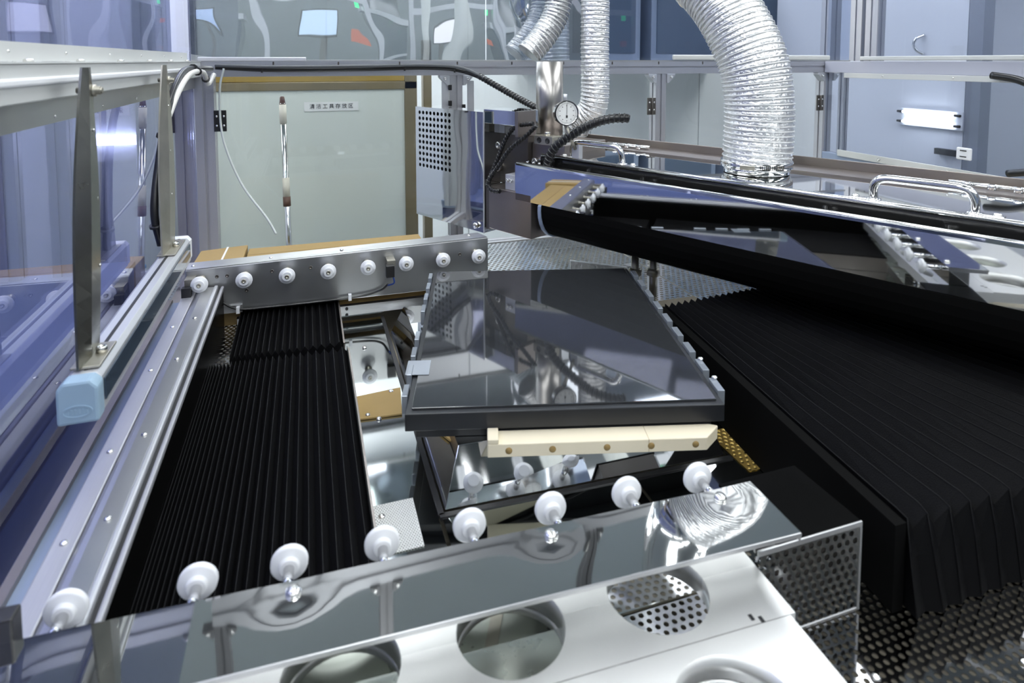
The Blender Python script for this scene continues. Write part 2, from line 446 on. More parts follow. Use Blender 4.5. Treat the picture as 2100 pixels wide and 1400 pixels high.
for a, b in (((.183, .905, DZ - .001), (.183, 1.70, DZ - .001)), ((.180, .904, DZ - .001), (.700, .884, DZ - .001))):
    MB().bar(a, b, .009, .006).build('rubber_seal', 'rubber', deck)
MB().box(.30, .305, .30, .66, DZ - .002, DZ + .002).build('edge_strip', 'alu', deck)
perf((.075, .852, DZ + .0015), X_, Y_, .072, .105, .0042, .0012, n=8).build('fine_mesh_plate', 'painted_sheet', deck)
for p in ((.095, .93), (.30, .78), (.47, .86), (.62, .79), (.12, 1.52), (.12, 1.2), (.60, .50), (.78, .46), (1.05, .3), (.9, .52)):
    screw(deck, (p[0], p[1], DZ + .001))

# ================================================================== BELLOWS
def flat_bellows(x0, x1, y0, y1, zt, pmin, pmax, amp):
    xs = [x0]; p = pmin
    while xs[-1] < x1:
        t = (xs[-1] - x0) / (x1 - x0); xs.append(xs[-1] + (pmin + (pmax - pmin) * t ** .8) / 2)
    xs[-1] = x1
    if len(xs) % 2 == 0: xs.append(x1 + .001)
    poly = [(x, zt - (amp if i % 2 else 0) - random.uniform(0, .0008)) for i, x in enumerate(xs)] + [(xs[-1], DZ + .002), (x0, DZ + .002)]
    m = MB()
    m.prism(poly, (0, 0, 0), X_, Z_, Y_, y0, y1)
    sm = MB()  # thin lighter strips carry the painted highlight of each fold
    for i in range(0, len(xs), 2): sm.bar((poly[i][0], y0, poly[i][1]), (poly[i][0], y1, poly[i][1]), .0010, .0010)
    return m, sm
bl = thing('bellows_cover', 'long flat black pleated bellows on the left, in front of the narrow gap', 'bellows', (-.08, 1.05, DZ), group='flat black bellows beside the guide rail')
m, xs = flat_bellows(-.2115, .074, .66, 1.435, .850, .0045, .021, .011)
m.build('pleats', 'black_fabric', bl); xs.build('fold_highlights', 'fabric_highlight', bl)
MB().box(.0760, .0795, .66, 1.435, DZ + .001, .846).build('end_strip', 'steel_brown', bl)
bl = thing('bellows_cover', 'short far piece of the flat black bellows, below the back roller rail', 'bellows', (-.08, 1.62, DZ), group='flat black bellows beside the guide rail')
m, xs = flat_bellows(-.175, .066, 1.462, 1.80, .850, .009, .021, .011)
m.build('pleats', 'black_fabric', bl); xs.build('fold_highlights', 'fabric_highlight', bl)
MB().box(.0680, .0715, 1.462, 1.80, DZ + .001, .846).build('end_strip', 'steel_brown', bl)

br = thing('bellows_cover', 'big tall black pleated bellows spreading like a fan across the right side', 'bellows', (1.1, .9, DZ))
m = MB(); nst = 86; rings = []
for i in range(nst):
    xf_ = .80 + i * .0095; xn = .712 + (xf_ - .80) * 1.95
    val = i % 2; dz = .023 * val; dy = .006 * val; ring = []
    jit = (lambda a: random.uniform(-a, a)) if i < 4 else (lambda a: random.uniform(-.0006, .0006))
    ysag = min(i, 30) * .0008
    zt = .922
    pts = [(xn + jit(.004), .538 + dy + jit(.002), DZ + .002), (xn + jit(.004), .550 + dy + jit(.004), zt - .05), (xn + jit(.004), .560 + dy, zt - dz - .003 + jit(.002))]
    for t in (.02, .25, .5, .75, 1.0):
        y = .562 + dy + (1.265 + ysag - .562) * t
        pts.append((xn + (xf_ - xn) * t, y, zt - dz + math.sin(t * math.pi) * (-.002)))
    pts.append((xf_, 1.265 + ysag, DZ + .003))
    rings.append([m.pt(p) for p in pts])
for i in range(nst - 1):
    for k in range(len(rings[0]) - 1): m.face((rings[i][k], rings[i + 1][k], rings[i + 1][k + 1], rings[i][k + 1]))
m.face(rings[0][::-1]); m.face(rings[-1])
m.build('pleats', 'black_fabric', br)
sm = MB()  # painted edge highlight along every outer fold
for i in range(0, nst, 2):
    sm.sweep([Vector(m.v[k]) + Vector((0, -.0004, .0006)) for k in rings[i][:-1]], .0009, 4)
sm.build('fold_highlights', 'fabric_highlight', br)
MB().hexa([(.690, .557, DZ + .001), (.708, .557, DZ + .001), (.796, 1.262, DZ + .001), (.778, 1.262, DZ + .001)],
          [(.690, .557, .918), (.708, .557, .918), (.796, 1.262, .918), (.778, 1.262, .918)]).build('end_plate', 'black_cover', br)

# ================================================================== ROLLERS
def roller_mesh(out):
    """wheel about the y axis; out = +1 when the tip points to +y"""
    return MB().lathe((0, -.0085 * out, 0), (0, out, 0), [(0, .0090), (.0006, .0104), (.0042, .0108), (.0050, .0118), (.0066, .0180), (.0078, .0198), (.0125, .0199), (.0137, .0190), (.0140, .0130), (.0180, .0125), (.0187, .0110)], 32)
WHEEL_F = proto(roller_mesh(1), 'roller', 'white_plastic')
WHEEL_B = proto(roller_mesh(-1), 'roller', 'white_plastic')
# ---- front rail
fr = thing('front_roller_rail', 'mirror-polished roller rail across the front with eight white rollers', 'roller rail', (.1, .61, .86))
fb = MB().box(-.36, .524, .602, .648, .885, .9635).build('rail_body', 'mirror', fr)
m = MB(); nx = 40
# top sheet, gently dished between its screws
def dish(x, y):
    z = .9665
    for sx in (-.30, -.025, .25, .47):
        z -= .0012 * math.exp(-((x - sx) ** 2 + (y - .635) ** 2) / .0009)
    return z
g = [[m.pt((-.36 + .884 * i / 60, .560 + .090 * j / 8, dish(-.36 + .884 * i / 60, .560 + .090 * j / 8))) for j in range(9)] for i in range(61)]
for i in range(60):
    for j in range(8): m.face((g[i][j], g[i + 1][j], g[i + 1][j + 1], g[i][j + 1]), True)
m.build('top_sheet', 'mirror_flat', fr)
MB().box(-.36, .524, .5585, .5605, .9615, .9668).build('front_lip', 'alu_sheet', fr, bevel=.0008)
MB().box(.5225, .5245, .5605, .649, .956, .9655).build('end_lip', 'alu_sheet', fr)
for sx in (-.30, -.025, .25, .47):
    screw(fr, (sx, .635, .9655), sc=1.5)
for x in (-.245, -.1245, -.033, .067, .169, .271, .374, .477):
    wpart = inst(WHEEL_F, fr, (x, .694, .95))
    MB().cyl((x, .640, .95), (x, .690, .95), .0058, n=14).build('axle', 'chrome', wpart)
MB().box(-.300, -.270, .6485, .668, .93, .988).build('sensor', 'black_plastic', fr, bevel=.002)
fr.location.y -= .007; fr.rotation_euler.z = R(-2.2)      # the rail stands a little askew
# ---- back rail
bk = thing('back_roller_rail', 'brushed metal roller rail across the back with eight white rollers', 'roller rail', (.1, 1.75, .86))
MB().hexa([(-.300, 1.71, .858), (.489, 1.71, .852), (.489, 1.755, .852), (-.300, 1.755, .858)], [(-.300, 1.71, .975), (.489, 1.71, .990), (.47, 1.755, .993), (-.300, 1.755, .980)]).build('rail_body', 'alu_sheet', bk, bevel=.0015)
MB().poly([(-.299, 1.712, .9765), (.488, 1.712, .9915), (.47, 1.755, .9945), (-.299, 1.755, .9815)]).build('top_sheet', 'alu_sheet', bk)
MB().hexa([(-.300, 1.704, .857), (-.17, 1.704, .856), (-.17, 1.7095, .856), (-.300, 1.7095, .857)], [(-.300, 1.704, .876), (-.17, 1.704, .875), (-.17, 1.7095, .875), (-.300, 1.7095, .876)]).build('foot_plate', 'alu_sheet', bk)
for i in range(8):
    x = -.2626 + i * .1018
    zc = .950 + .0 * i
    wpart = inst(WHEEL_B, bk, (x, 1.672, zc))
    MB().cyl((x, 1.7095, zc), (x, 1.678, zc), .0058, n=14).lathe((x, 1.7095, zc), (0, -1, 0), [(0, .0100), (.004, .0100), (.0045, .008), (.013, .008)], 16).build('axle', 'steel_stained', wpart)
    MB().lathe((x, 1.6620, zc), (0, -1, 0), [(0, .0055), (.002, .0055), (.0021, .003), (.001, .0028), (.0009, .0002)], 12).build('bolt', 'steel_stained', wpart)
for hx, hz in ((-.2277, .953), (-.2039, .953), (-.0967, .953), (-.001, .953), (.4051, .949), (-.159, .9095), (.205, .912)):
    MB().lathe((hx, 1.7095, hz), (0, -1, 0), [(0, .0045), (.0008, .0045), (.0009, .003), (.0005, .0029), (.0004, .0002)], 12).build('plug', 'steel_dark', bk)
for sx, sz in ((-.285, .983), (.08, .990), (.44, .996), (-.1, .986)):
    screw(bk, (sx, 1.733 if sx < .4 else 1.74, sz - .004), sc=.9)
for x, y0 in ((-.2905, 1.665), (.2015, 1.66)):
    sen = MB().box(x - .011, x + .011, y0 - .008, y0 + .010, .905 if x < 0 else .922, .948 if x < 0 else .954).build('sensor', 'black_plastic', bk, bevel=.0015)
    MB().box(x - .006, x + .016, y0 + .010, 1.7095, .946, .962).build('sensor_bracket', 'steel_stained', sen)
    z0 = .905 if x < 0 else .922
    MB().sweep(catmull([(x + .008, y0, z0), (x + .010, y0, z0 - .018), (x - .004, y0 + .02, z0 - .03)]), .0022, 6).build('wire', 'blue_wire' if x > 0 else 'green_wire', sen)
MB().sweep(catmull([(-.272, 1.69, .925), (-.235, 1.70, .905), (-.185, 1.70, .868), (-.10, 1.70, .862), (.10, 1.70, .862), (.175, 1.70, .872), (.198, 1.68, .895)]), .003, 7).build('cable', 'cable_black', bk)
for x in (-.18, .098):
    MB().box(x - .004, x + .004, 1.694, 1.706, .856, .872).build('cable_tie', 'white_plastic', bk)
lt = thing('lower_channel', 'narrow polished channel hanging under the back roller rail', 'channel', (.06, 1.70, .81))
MB().box(-.185, .32, 1.690, 1.72, .8145, .8175).build('bottom_lip', 'mirror_flat', lt)
MB().box(-.185, .32, 1.717, 1.72, .8175, .838).build('web', 'alu_sheet', lt)
MB().box(-.185, .32, 1.705, 1.72, .838, .8385).build('black_strip', 'black_plastic', lt)
for x in (-.178, .09): MB().cyl((x, 1.717, .826), (x, 1.7145, .826), .004, n=10).build('hole_ring', 'rubber', lt)
screw(lt, (-.150, 1.690, .806), (0, -1, 0), 1.2)

# ================================================================== LEFT GUIDE RAIL
gl = thing('guide_rail', 'long brushed aluminium guide rail running along the left side', 'rail', (-.25, 1.15, .80))
MB().box(-.302, -.274, .62, 1.70, .80, .9245).build('side_flange', 'alu', gl, bevel=.002)
MB().prism([(-.2735, .80), (-.2335, .80), (-.2335, .931), (-.258, .931), (-.266, .929), (-.2715, .925), (-.2735, .918)], (0, 0, 0), X_, Z_, Y_, .62, 1.70).build('top_profile', 'alu_sheet', gl, bevel=.001)
MB().box(-.2330, -.2245, .62, 1.70, .80, .9345).build('edge_bead', 'alu_plain', gl, bevel=.0025)
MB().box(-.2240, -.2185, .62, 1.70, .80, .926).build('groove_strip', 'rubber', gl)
MB().box(-.2180, -.2105, .62, 1.70, .921, .9310).build('edge_bead', 'alu', gl, bevel=.0025)
MB().box(-.2180, -.2130, .62, 1.70, .80, .9205).build('inner_wall', 'black_panel', gl)  # black stands for the bellows mirrored in the rail side
for y in (.86, 1.045, 1.30, 1.50):
    screw(gl, (-.288, y - .02, .9245), sc=.9); screw(gl, (-.2475, y, .931), sc=.9)
MB().bar((-.334, .66, .905), (-.334, 1.70, .905), .012, .008).build('side_strip', 'steel_brown', gl)
MB().box(-.33, -.305, .62, 1.70, .80, .90).build('base_flange', 'blue_cabinet', gl)

# ================================================================== IONISER BAR AND HANGERS
io = thing('ionizer_bar', 'long grey static-eliminator bar with pale blue end cap above the guide rail', 'ionizer bar', (-.295, 1.28, 1.02))
MB().prism([(-.319, 1.026), (-.272, 1.026), (-.2735, 1.045), (-.2735, 1.072), (-.280, 1.079), (-.310, 1.079), (-.3175, 1.072), (-.3175, 1.045)], (0, 0, 0), X_, Z_, Y_, .955, 1.63).build('bar_body', 'alu_plain', io, bevel=.001)
MB().box(-.2975, -.2925, .965, 1.625, 1.0785, 1.0800).build('slot', 'rubber', io)
MB().bar((-.2720, .96, 1.052), (-.2720, 1.62, 1.052), .002, .030).build('side_cover', 'dark_glass', io)
cp = MB().prism([(-.320, 1.023), (-.271, 1.023), (-.271, 1.071), (-.280, 1.081), (-.311, 1.081), (-.320, 1.071)], (0, 0, 0), X_, Z_, Y_, .928, .9549).build('end_cap', 'cap_blue', io, bevel=.004)
m = MB(); n = 32; b = []
for k in range(n):
    t = 2 * math.pi * k / n
    b.append([m.pt((-.2955 + math.cos(t) * rx, y, 1.041 + math.sin(t) * rz)) for rx, rz, y in ((.0175, .0085, .9285), (.0175, .0085, .9268), (.0155, .0065, .9268), (.0155, .0065, .9285))])
for k in range(n):
    for j in range(4): m.face((b[k][j], b[(k + 1) % n][j], b[(k + 1) % n][(j + 1) % 4], b[k][(j + 1) % 4]))
for q in range(6):
    x = -.3065 + q * .0044
    m.box(x - .0011, x + .0011, .9270, .9285, 1.038, 1.044)
m.build('emblem', 'cap_blue', cp)
MB().prism([(-.318, 1.026), (-.273, 1.026), (-.273, 1.071), (-.280, 1.080), (-.311, 1.080), (-.318, 1.071)], (0, 0, 0), X_, Z_, Y_, 1.6305, 1.655).build('end_cap', 'white_plastic', io, bevel=.003)
def hanger(yt0, yt1, yb0, yb1, label, mt):
    h = thing('hanger_bracket', label, 'bracket', (-.30, (yb0 + yb1) / 2, 1.08), group='tapered hangers of the ionizer bar')
    m = MB(); n = 14; rows = []
    for k in range(n + 1):      # tapered strip with a slow twist and a crease
        t = k / n; z = 1.491 + (1.083 - 1.491) * t; e = t ** .9
        a, c = yt0 + (yb0 - yt0) * e, yt1 + (yb1 - yt1) * e; tw = .006 * math.sin(t * math.pi)
        rows.append([m.pt(p) for p in ((-.300 - tw, a, z), (-.2965 + tw * .3, a + (c - a) * .45, z), (-.300 + tw, c, z), (-.303 + tw, c, z), (-.2995 + tw * .3, a + (c - a) * .45, z), (-.303 - tw, a, z))])
    for k in range(n):
        for j in range(6): m.face((rows[k][j], rows[k][(j + 1) % 6], rows[k + 1][(j + 1) % 6], rows[k + 1][j]))
    m.face(rows[0]); m.face(rows[-1][::-1])
    m.build('plate', mt, h)
    MB().box(-.314, -.278, yb0 + .01, yb1, 1.0805, 1.0840).build('foot', 'steel_stained', h, bevel=.001)
    screw(h, (-.288, (yb0 + yb1) / 2 + .01, 1.084), sc=1.2, src=BOLT)
    MB().cyl((-.318, yt1 - .004, 1.457), (-.285, yt1 - .004, 1.457), .0045, n=12).lathe((-.2995, yt1 - .004, 1.457), (1, 0, 0), [(0, .009), (.006, .009), (.0065, .006), (.012, .006)], 12).build('clamp_screw', 'steel_stained', h)
    for z in (1.40, 1.30, 1.2): screw(h, (-.2955, yt0 + .02, z), (1, 0, 0), .5)
    return h
hanger(1.026, 1.062, .955, 1.045, 'nearer tapered steel strap holding the ionizer bar', 'steel_smoked')
hanger(1.545, 1.588, 1.475, 1.605, 'farther tapered steel strap with black cable tied to it', 'steel_stained')

# ================================================================== ENCLOSURE
en = thing('machine_enclosure', 'aluminium profile frame of the machine housing with acrylic panes', 'machine frame', (.9, 2.35, .0))
LX = -.355
# left upper beam: sheet cover and profile
MB().box(-.372, -.338, .25, 2.33, 1.4465, 1.496).build('beam', 'painted_sheet', en, bevel=.002)
MB().box(-.352, -.333, .25, 2.33, 1.468, 1.4785).build('beam_bead', 'white_plastic', en, bevel=.003)
MB().box(-.372, -.336, .25, 2.33, 1.4965, 1.4990).build('beam_ledge', 'painted_sheet', en)
MB().box(-.3605, -.3575, .25, 2.20, 1.4995, 1.525).build('pane_strip', 'painted_sheet', en)
MB().box(-.3600, -.3570, .25, 2.33, 1.4085, 1.446).build('pane_strip', 'alu_sheet', en)
for y in (.95, 1.15, 1.38, 1.62, 1.86, 2.1):
    screw(en, (-.3575, y, 1.512), (1, 0, 0), .5); screw(en, (-.357, y - .06, 1.418), (1, 0, 0), .55)
    MB().lathe((-.347, y + .03, 1.499), Z_, [(0, .006), (.003, .006), (.004, .004)], 10).build('bolt', 'screw', en)
MB().box(-.3665, -.3615, .25, 2.33, .80, 1.445).build('acrylic_pane', 'acrylic_blue', en)
MB().box(-.3665, -.3615, .25, 2.33, 1.4995, 2.10).build('acrylic_pane', 'acrylic_blue', en)
# corner post, back posts, back beams
profile((-.33, 2.35, .0), (-.33, 2.35, 1.4455), .06, .06).build('post', 'alu', en)
profile((-.38, 2.35, 1.50), (-.38, 2.35, 2.2), .055, .055).build('post', 'alu', en)
for x in (.540, 1.432, 2.33):
    profile((x, 2.35, .72), (x, 2.35, 1.4455), .05, .05).build('post', 'alu', en)
profile((-.36, 2.35, 1.473), (2.36, 2.35, 1.473), .052, .054).build('beam', 'alu', en)
profile((-.36, 2.35, 2.40), (2.36, 2.35, 2.40), .05, .10, slot=.02).build('beam', 'alu_half_dimmed', en)
profile((-.355, 2.35, 2.2005), (-.355, 2.35, 2.3495), .05, .05).build('post', 'alu', en)
profile((2.355, 2.35, 2.1005), (2.355, 2.35, 2.3495), .05, .05).build('post', 'alu', en)
for x in (-.33, .25, 1.1):
    profile((x, 2.35, 2.4505), (x, 2.35, 2.98), .05, .05).build('post', 'alu_dimmed', en)
profile((-.36, 2.35, .76), (2.30, 2.35, .76), .05, .05).build('beam', 'alu', en)
profile((2.36, 2.35, 1.50), (2.36, 2.35, 2.1), .06, .06).build('post', 'alu', en)
for x in (2.60,): profile((2.345, x, .72), (2.345, x, 1.4455), .045, .045).build('post', 'alu', en) if False else None
for y in (2.16, 2.08):
    profile((2.33, y, 1.5), (2.33, y, 2.1), .045, .06).build('post', 'alu', en)
profile((2.33, 2.235, 1.0755), (2.33, 2.235, 1.4465), .03, .03).build('post', 'alu', en)
def corner_bracket(p, sx, sz, mname='alu_plain'):
    """triangular cast corner bracket below or above a beam"""
    x, y, z = p; m = MB()
    pl = [(0, 0), (sx * .038, 0), (sx * .038, sz * .008), (sx * .008, sz * .038), (0, sz * .038)]
    m.prism(pl, (x, y, z), X_, Z_, Y_, -.018, .018); o = m.build('corner_bracket', 'steel_brown' if mname == 'd' else mname, en, bevel=.0015)
    screw(o, (x + sx * .018, y - .0185, z + sz * .012), (0, -1, 0), .9, BOLT); return o
for x in (.540, 1.432, 2.33):
    corner_bracket((x - .026, 2.335, 1.4452), -1, -1); corner_bracket((x + .026, 2.335, 1.4452), 1, -1)
    corner_bracket((x - .026, 2.335, .7860), -1, 1); corner_bracket((x + .026, 2.335, .7860), 1, 1)
for x in (-.33, .25, 1.1):
    corner_bracket((x - .026, 2.335, 2.4510), -1, 1, 'alu_dimmed'); corner_bracket((x + .026, 2.335, 2.4510), 1, 1, 'alu_dimmed')
def hinge(x, y, z, mname='black_plastic'):
    h = MB().box(x - .021, x + .001, y - .006, y, z - .036, z + .036).box(x + .0015, x + .018, y - .006, y, z - .036, z + .036).cyl((x, y - .007, z - .036), (x, y - .007, z + .036), .0045, n=10).build('hinge', mname, en, bevel=.0008)
    for dz in (-.016, .016): screw(h, (x + .010, y - .006, z + dz), (0, -1, 0), .8); screw(h, (x - .012, y - .006, z + dz), (0, -1, 0), .8)
hinge(-.2805, 2.318, 1.297); hinge(1.385, 2.322, 1.309, 'steel_dark'); hinge(2.281, 2.322, 1.305, 'steel_dark')
MB().box(-.40, -.36, 2.298, 2.3, 1.503, 1.545).build('corner_plate', 'alu_plain', en, bevel=.001)
for x in (-.392, -.370): screw(en, (x, 2.298, 1.53), (0, -1, 0), 1.0, BOLT)
# lower back panes between the posts (clear)
MB().box(-.30, .512, 2.372, 2.376, .79, 1.445).build('acrylic_pane', 'acrylic_clear', en)
MB().box(.567, 1.405, 2.372, 2.376, .79, 1.445).build('acrylic_pane', 'acrylic_clear', en)
MB().box(1.459, 2.303, 2.372, 2.376, .79, 1.445).build('acrylic_pane', 'acrylic_clear', en)
# pane rails with lock plates
for x in (.498, .598): MB().box(x - .013, x + .013, 2.326, 2.332, 1.10, 1.425).build('pane_strip', 'alu_plain', en, bevel=.001)
for x, z in ((.515, 1.315), (.515, 1.34), (.568, 1.325), (.515, 1.40)):
    MB().box(x - .006, x + .006, 2.312, 2.3255, z - .01, z + .01).build('latch', 'black_plastic', en, bevel=.001)
# hanging reflective screen in front of the upper back opening
MB().box(-.335, .60, 2.125, 2.130, 1.5035, 2.05).build('acrylic_pane', 'acrylic_screen', en)
MB().box(.604, 1.08, 2.125, 2.130, 1.5035, 2.05).build('acrylic_pane', 'acrylic_screen', en)
MB().box(1.084, 2.24, 2.125, 2.130, 1.5035, 2.05).build('acrylic_pane', 'acrylic_tint', en)
MB().box(-.335, 2.24, 2.118, 2.136, 1.4985, 1.5030).build('pane_strip', 'alu_sheet', en)
MB().box(-.315, .0, 2.108, 2.117, 1.499, 1.512).build('pane_strip', 'alu_plain', en, bevel=.002)
MB().box(1.35, 2.12, 2.108, 2.117, 1.504, 1.524).build('pane_strip', 'painted_sheet', en, bevel=.004)
for i in range(9):
    x = -.1 + i * .2; MB().cyl((x, 2.13, 1.4975), (x, 2.13, 1.487), .0025, n=8).build('bolt', 'steel_dark', en)
# right side of the housing: beam along y, lower sill, tinted pane
MB().box(2.30, 2.345, .2, 2.318, 1.447, 1.4985).build('beam', 'beam_lilac', en, bevel=.002)
MB().box(2.292, 2.298, .2, 2.20, 1.425, 1.4465).build('pane_strip', 'painted_sheet', en, bevel=.001)
MB().box(2.292, 2.298, .2, 2.12, 1.503, 1.520).build('pane_strip', 'painted_sheet', en, bevel=.003)
MB().box(2.300, 2.345, .2, 2.318, 1.04, 1.075).build('beam', 'blue_cabinet', en, bevel=.002)
MB().box(2.290, 2.298, .2, 2.22, 1.070, 1.098).build('pane_strip', 'painted_sheet', en, bevel=.001)
MB().box(2.310, 2.316, .2, 2.318, 1.08, 1.445).build('acrylic_pane', 'acrylic_tint', en)
MB().box(2.310, 2.316, .2, 2.318, 1.505, 2.1).build('acrylic_pane', 'acrylic_tint', en)
for y in (2.0, 1.7, 1.45, 1.2):
    screw(en, (2.292, y, 1.436), (-1, 0, 0), .7); screw(en, (2.290, y, 1.084), (-1, 0, 0), .9, BOLT)
# corrugated conduit and yellow cable beside the right corner post
cq = tag(MB().sweep([(2.40, 2.42, 1.445 - .0045 * k) for k in range(85)], [.020 + (.002 if k % 2 else 0) for k in range(85)], 12).build('corrugated_conduit', 'grey_rubber'), 'grey ribbed conduit standing behind the right corner post', 'conduit')
tag(MB().sweep(catmull([(2.395, 2.39, 1.43), (2.40, 2.38, 1.3), (2.375, 2.385, 1.12)]), .005, 8).build('yellow_cable', 'yellow_wire'), 'thin yellow cable hanging beside the grey ribbed conduit', 'cable')
tag(MB().sweep(catmull([(2.275, 1.55, 1.45), (2.275, 1.46, 1.435), (2.275, 1.395, 1.395), (2.275, 1.365, 1.30), (2.275, 1.365, 1.19), (2.275, 1.40, 1.14), (2.275, 1.48, 1.115)]), .013, 10).build('black_hose', 'cable_black'), 'dark grey hose bending down at the right edge', 'hose')
ws = thing('white_switch', 'small white two-slot switch plate on the right lower sill', 'switch', (2.284, 1.64, 1.14))
MB().box(2.280, 2.2895, 1.612, 1.667, 1.138, 1.183).build('plate', 'white_plastic', ws, bevel=.004)
for z in (1.150, 1.172): MB().box(2.279, 2.281, 1.628, 1.652, z - .002, z + .002).build('slot', 'rubber', ws)

# ================================================================== ROTATED TABLE
TA = R(-15.0); TC = Vector((.485, 1.245, 0)); TM = Matrix.Translation(TC) @ Matrix.Rotation(TA, 4, 'Z')
tb = thing('rotary_table', 'dark glossy glass-topped table turned askew in the middle of the machine', 'table', (TC.x, TC.y, .80), TA)
MB(TM).box(-.266, .266, -.342, .342, .897, .9265).build('slab', 'table_side', tb, bevel=.0015)
MB(TM).box(-.256, .256, -.330, .338, .9268, .930).build('glass_plate', 'table_top', tb, bevel=.0006)
MB(TM).box(-.250, .250, -.325, .32, .876, .8967).build('lower_plate', 'table_side', tb, bevel=.001)
MB().hexa([(.190, .912, .8025), (.690, .891, .8025), (.72, 1.52, .8025), (.190, 1.58, .8025)],
          [(.222, .955, .8757), (.672, .934, .8757), (.70, 1.50, .8757), (.222, 1.56, .8757)]).build('skirt', 'mirror_flat', tb, bevel=.0008)
for i in range(9):      # transparent edge clamps along both sides
    v0 = -.30 + i * .072
    if i != 4:
        MB(TM).box(-.276, -.2665, v0, v0 + .040, .903, .934).build('edge_clamp', 'clear_edge', tb, bevel=.001)
    MB(TM).box(.2665, .279, v0 - .01, v0 + .034, .903, .933).build('edge_clamp', 'clear_edge', tb, bevel=.001)
MB(TM).box(-.279, -.236, -.222, -.168, .9302, .9312).build('tape_pad', 'clear_edge', tb)
for v0 in (-.27, -.2): MB(TM).sphere((.276, v0, .935), .006, .7).build('glass_stop', 'chrome', tb)
pb = thing('plastic_stop_bar', 'cream plastic bar with screw holes under the front edge of the table', 'bar', (TC.x - .1, TC.y - .3, .865), TA)
MB(TM).prism([(-.132, -.338), (.240, -.338), (.253, -.343), (.253, -.346), (.224, -.376), (-.132, -.376)], (0, 0, 0), X_, Y_, Z_, .870, .892).build('bar_body', 'cream', pb, bevel=.002)
MB(TM).box(-.132, -.114, -.376, -.3425, .8922, .9000).build('raised_end', 'cream', pb, bevel=.0015)
MB(TM).box(.128, .1285, -.3765, -.338, .8715, .8923).build('joint', 'hole_brown', pb)
for x in (-.098, -.028, .06, .132, .205):
    MB(TM).lathe((x, -.3757, .881), (0, -1, 0), [(0, .0056), (.0006, .0056), (.0007, .0001)], 14).build('screw_hole', 'hole_brown', pb)

# ================================================================== FRONT PLATES WITH ROUND HOLES
def holed_plate(x0, x1, y0, y1, holes, z0, z1, chamf=None):
    """sheet with circular holes; strips between the holes, rings around them (each hole sits in a square cell)"""
    m = MB(); n = 48
    xs = sorted({x0, x1}); cells = []
    def ring(cx, cy, r, cxa, cxb, cya, cyb):
        bd = []; per = n // 4
        cs = [(cxa, cya), (cxb, cya), (cxb, cyb), (cxa, cyb)]
        for i in range(4):
            a, b = cs[i], cs[(i + 1) % 4]
            for j in range(per): bd.append((a[0] + (b[0] - a[0]) * j / per, a[1] + (b[1] - a[1]) * j / per))
        ang = [math.atan2(y - cy, x - cx) for x, y in bd]
        T = [m.pt((x, y, z1)) for x, y in bd]; I = [m.pt((cx + math.cos(a) * r, cy + math.sin(a) * r, z1)) for a in ang]
        I2 = [m.pt((cx + math.cos(a) * r, cy + math.sin(a) * r, z0)) for a in ang]; B = [m.pt((x, y, z0)) for x, y in bd]
        for k in range(n):
            q = (k + 1) % n
            m.face((T[k], T[q], I[q], I[k])); m.face((I[k], I[q], I2[q], I2[k]), True); m.face((B[q], B[k], I2[k], I2[q]))
    cur = x0
    for cx, cy, r in sorted(holes):
        a, b = max(x0, cx - r - .012), min(x1, cx + r + .012)
        if a > cur: m.box(cur, a, y0, y1, z0, z1)
        ring(cx, cy, r, a, b, y0, y1)
        m.poly([(a, y0, z0), (b, y0, z0), (b, y0, z1), (a, y0, z1)]); m.poly([(a, y1, z0), (b, y1, z0), (b, y1, z1), (a, y1, z1)])
        cur = b
    if cur < x1: m.box(cur, x1, y0, y1, z0, z1)
    return m
pa = tag(holed_plate(-.36, .497, .5265, .664, [(-.152, .597, .0585), (.020, .597, .0585), (.194, .597, .0585), (.367, .597, .0585)], .874, .900).build('holed_plate', 'satin_plate'),
         'bright satin metal shelf plate with a row of large round holes', 'plate')
pbx = tag(holed_plate(-.36, .490, .30, .5255, [(.02, .440, .062), (.194, .440, .062), (.372, .448, .062)], .874, .900).build('holed_plate', 'satin_plate'),
          'front satin shelf plate at the bottom edge of the picture, holes cut off', 'plate')
for o, hs in ((pa, ((-.152, .597, .0585), (.020, .597, .0585), (.194, .597, .0585))), (pbx, ((.02, .440, .062), (.194, .440, .062), (.372, .448, .062)))):
    for hx_, hy_, hr_ in hs:
        MB().lathe((hx_, hy_, .862), Z_, [(0, hr_ + .004), (.009, hr_ + .004), (.0092, hr_ + .0005), (.0002, hr_ + .0005), (0, hr_ + .004)], 40, caps=False).build('hole_collar', 'satin_plate', o)
for o, ps in ((pa, ((.447, .535), (.456, .530))),):
    for p in ps: MB().box(p[0] - .002, p[0] + .002, p[1] - .004, p[1] + .003, .9001, .9008).build('slot', 'rubber', o)
for o in (pa, pbx):
    o.matrix_world = Matrix.Translation((.1, .61, 0)) @ Matrix.Rotation(R(-2.1), 4, 'Z') @ Matrix.Translation((-.1, -.61, 0))
ti = thing('mirror_tray', 'polished tray under the holed shelf plates', 'tray', (-.03, .48, .81))
MB().box(-.36, .296, .30, .664, .835, .838).build('tray_floor', 'tray_reflection', ti)
MB().box(.2965, .2985, .30, .664, .835, .870).build('tray_wall', 'mirror_flat', ti)
rr = R(0)
MB().bar((.135, .655, .8388), (.205, .49, .8388), .014, .0012).build('brass_strip', 'steel_stained', ti)
tp = thing('tube_post', 'small chrome tube standing below the third shelf hole', 'tube', (.318, .63, .80))
MB().cyl((.318, .63, DZ + .001), (.318, .63, .872), .008, n=14).build('tube', 'chrome', tp)
MB().lathe((.318, .615, DZ), Z_, [(0, .008), (.004, .008), (.006, .005)], 12).build('nut', 'chrome', tp)

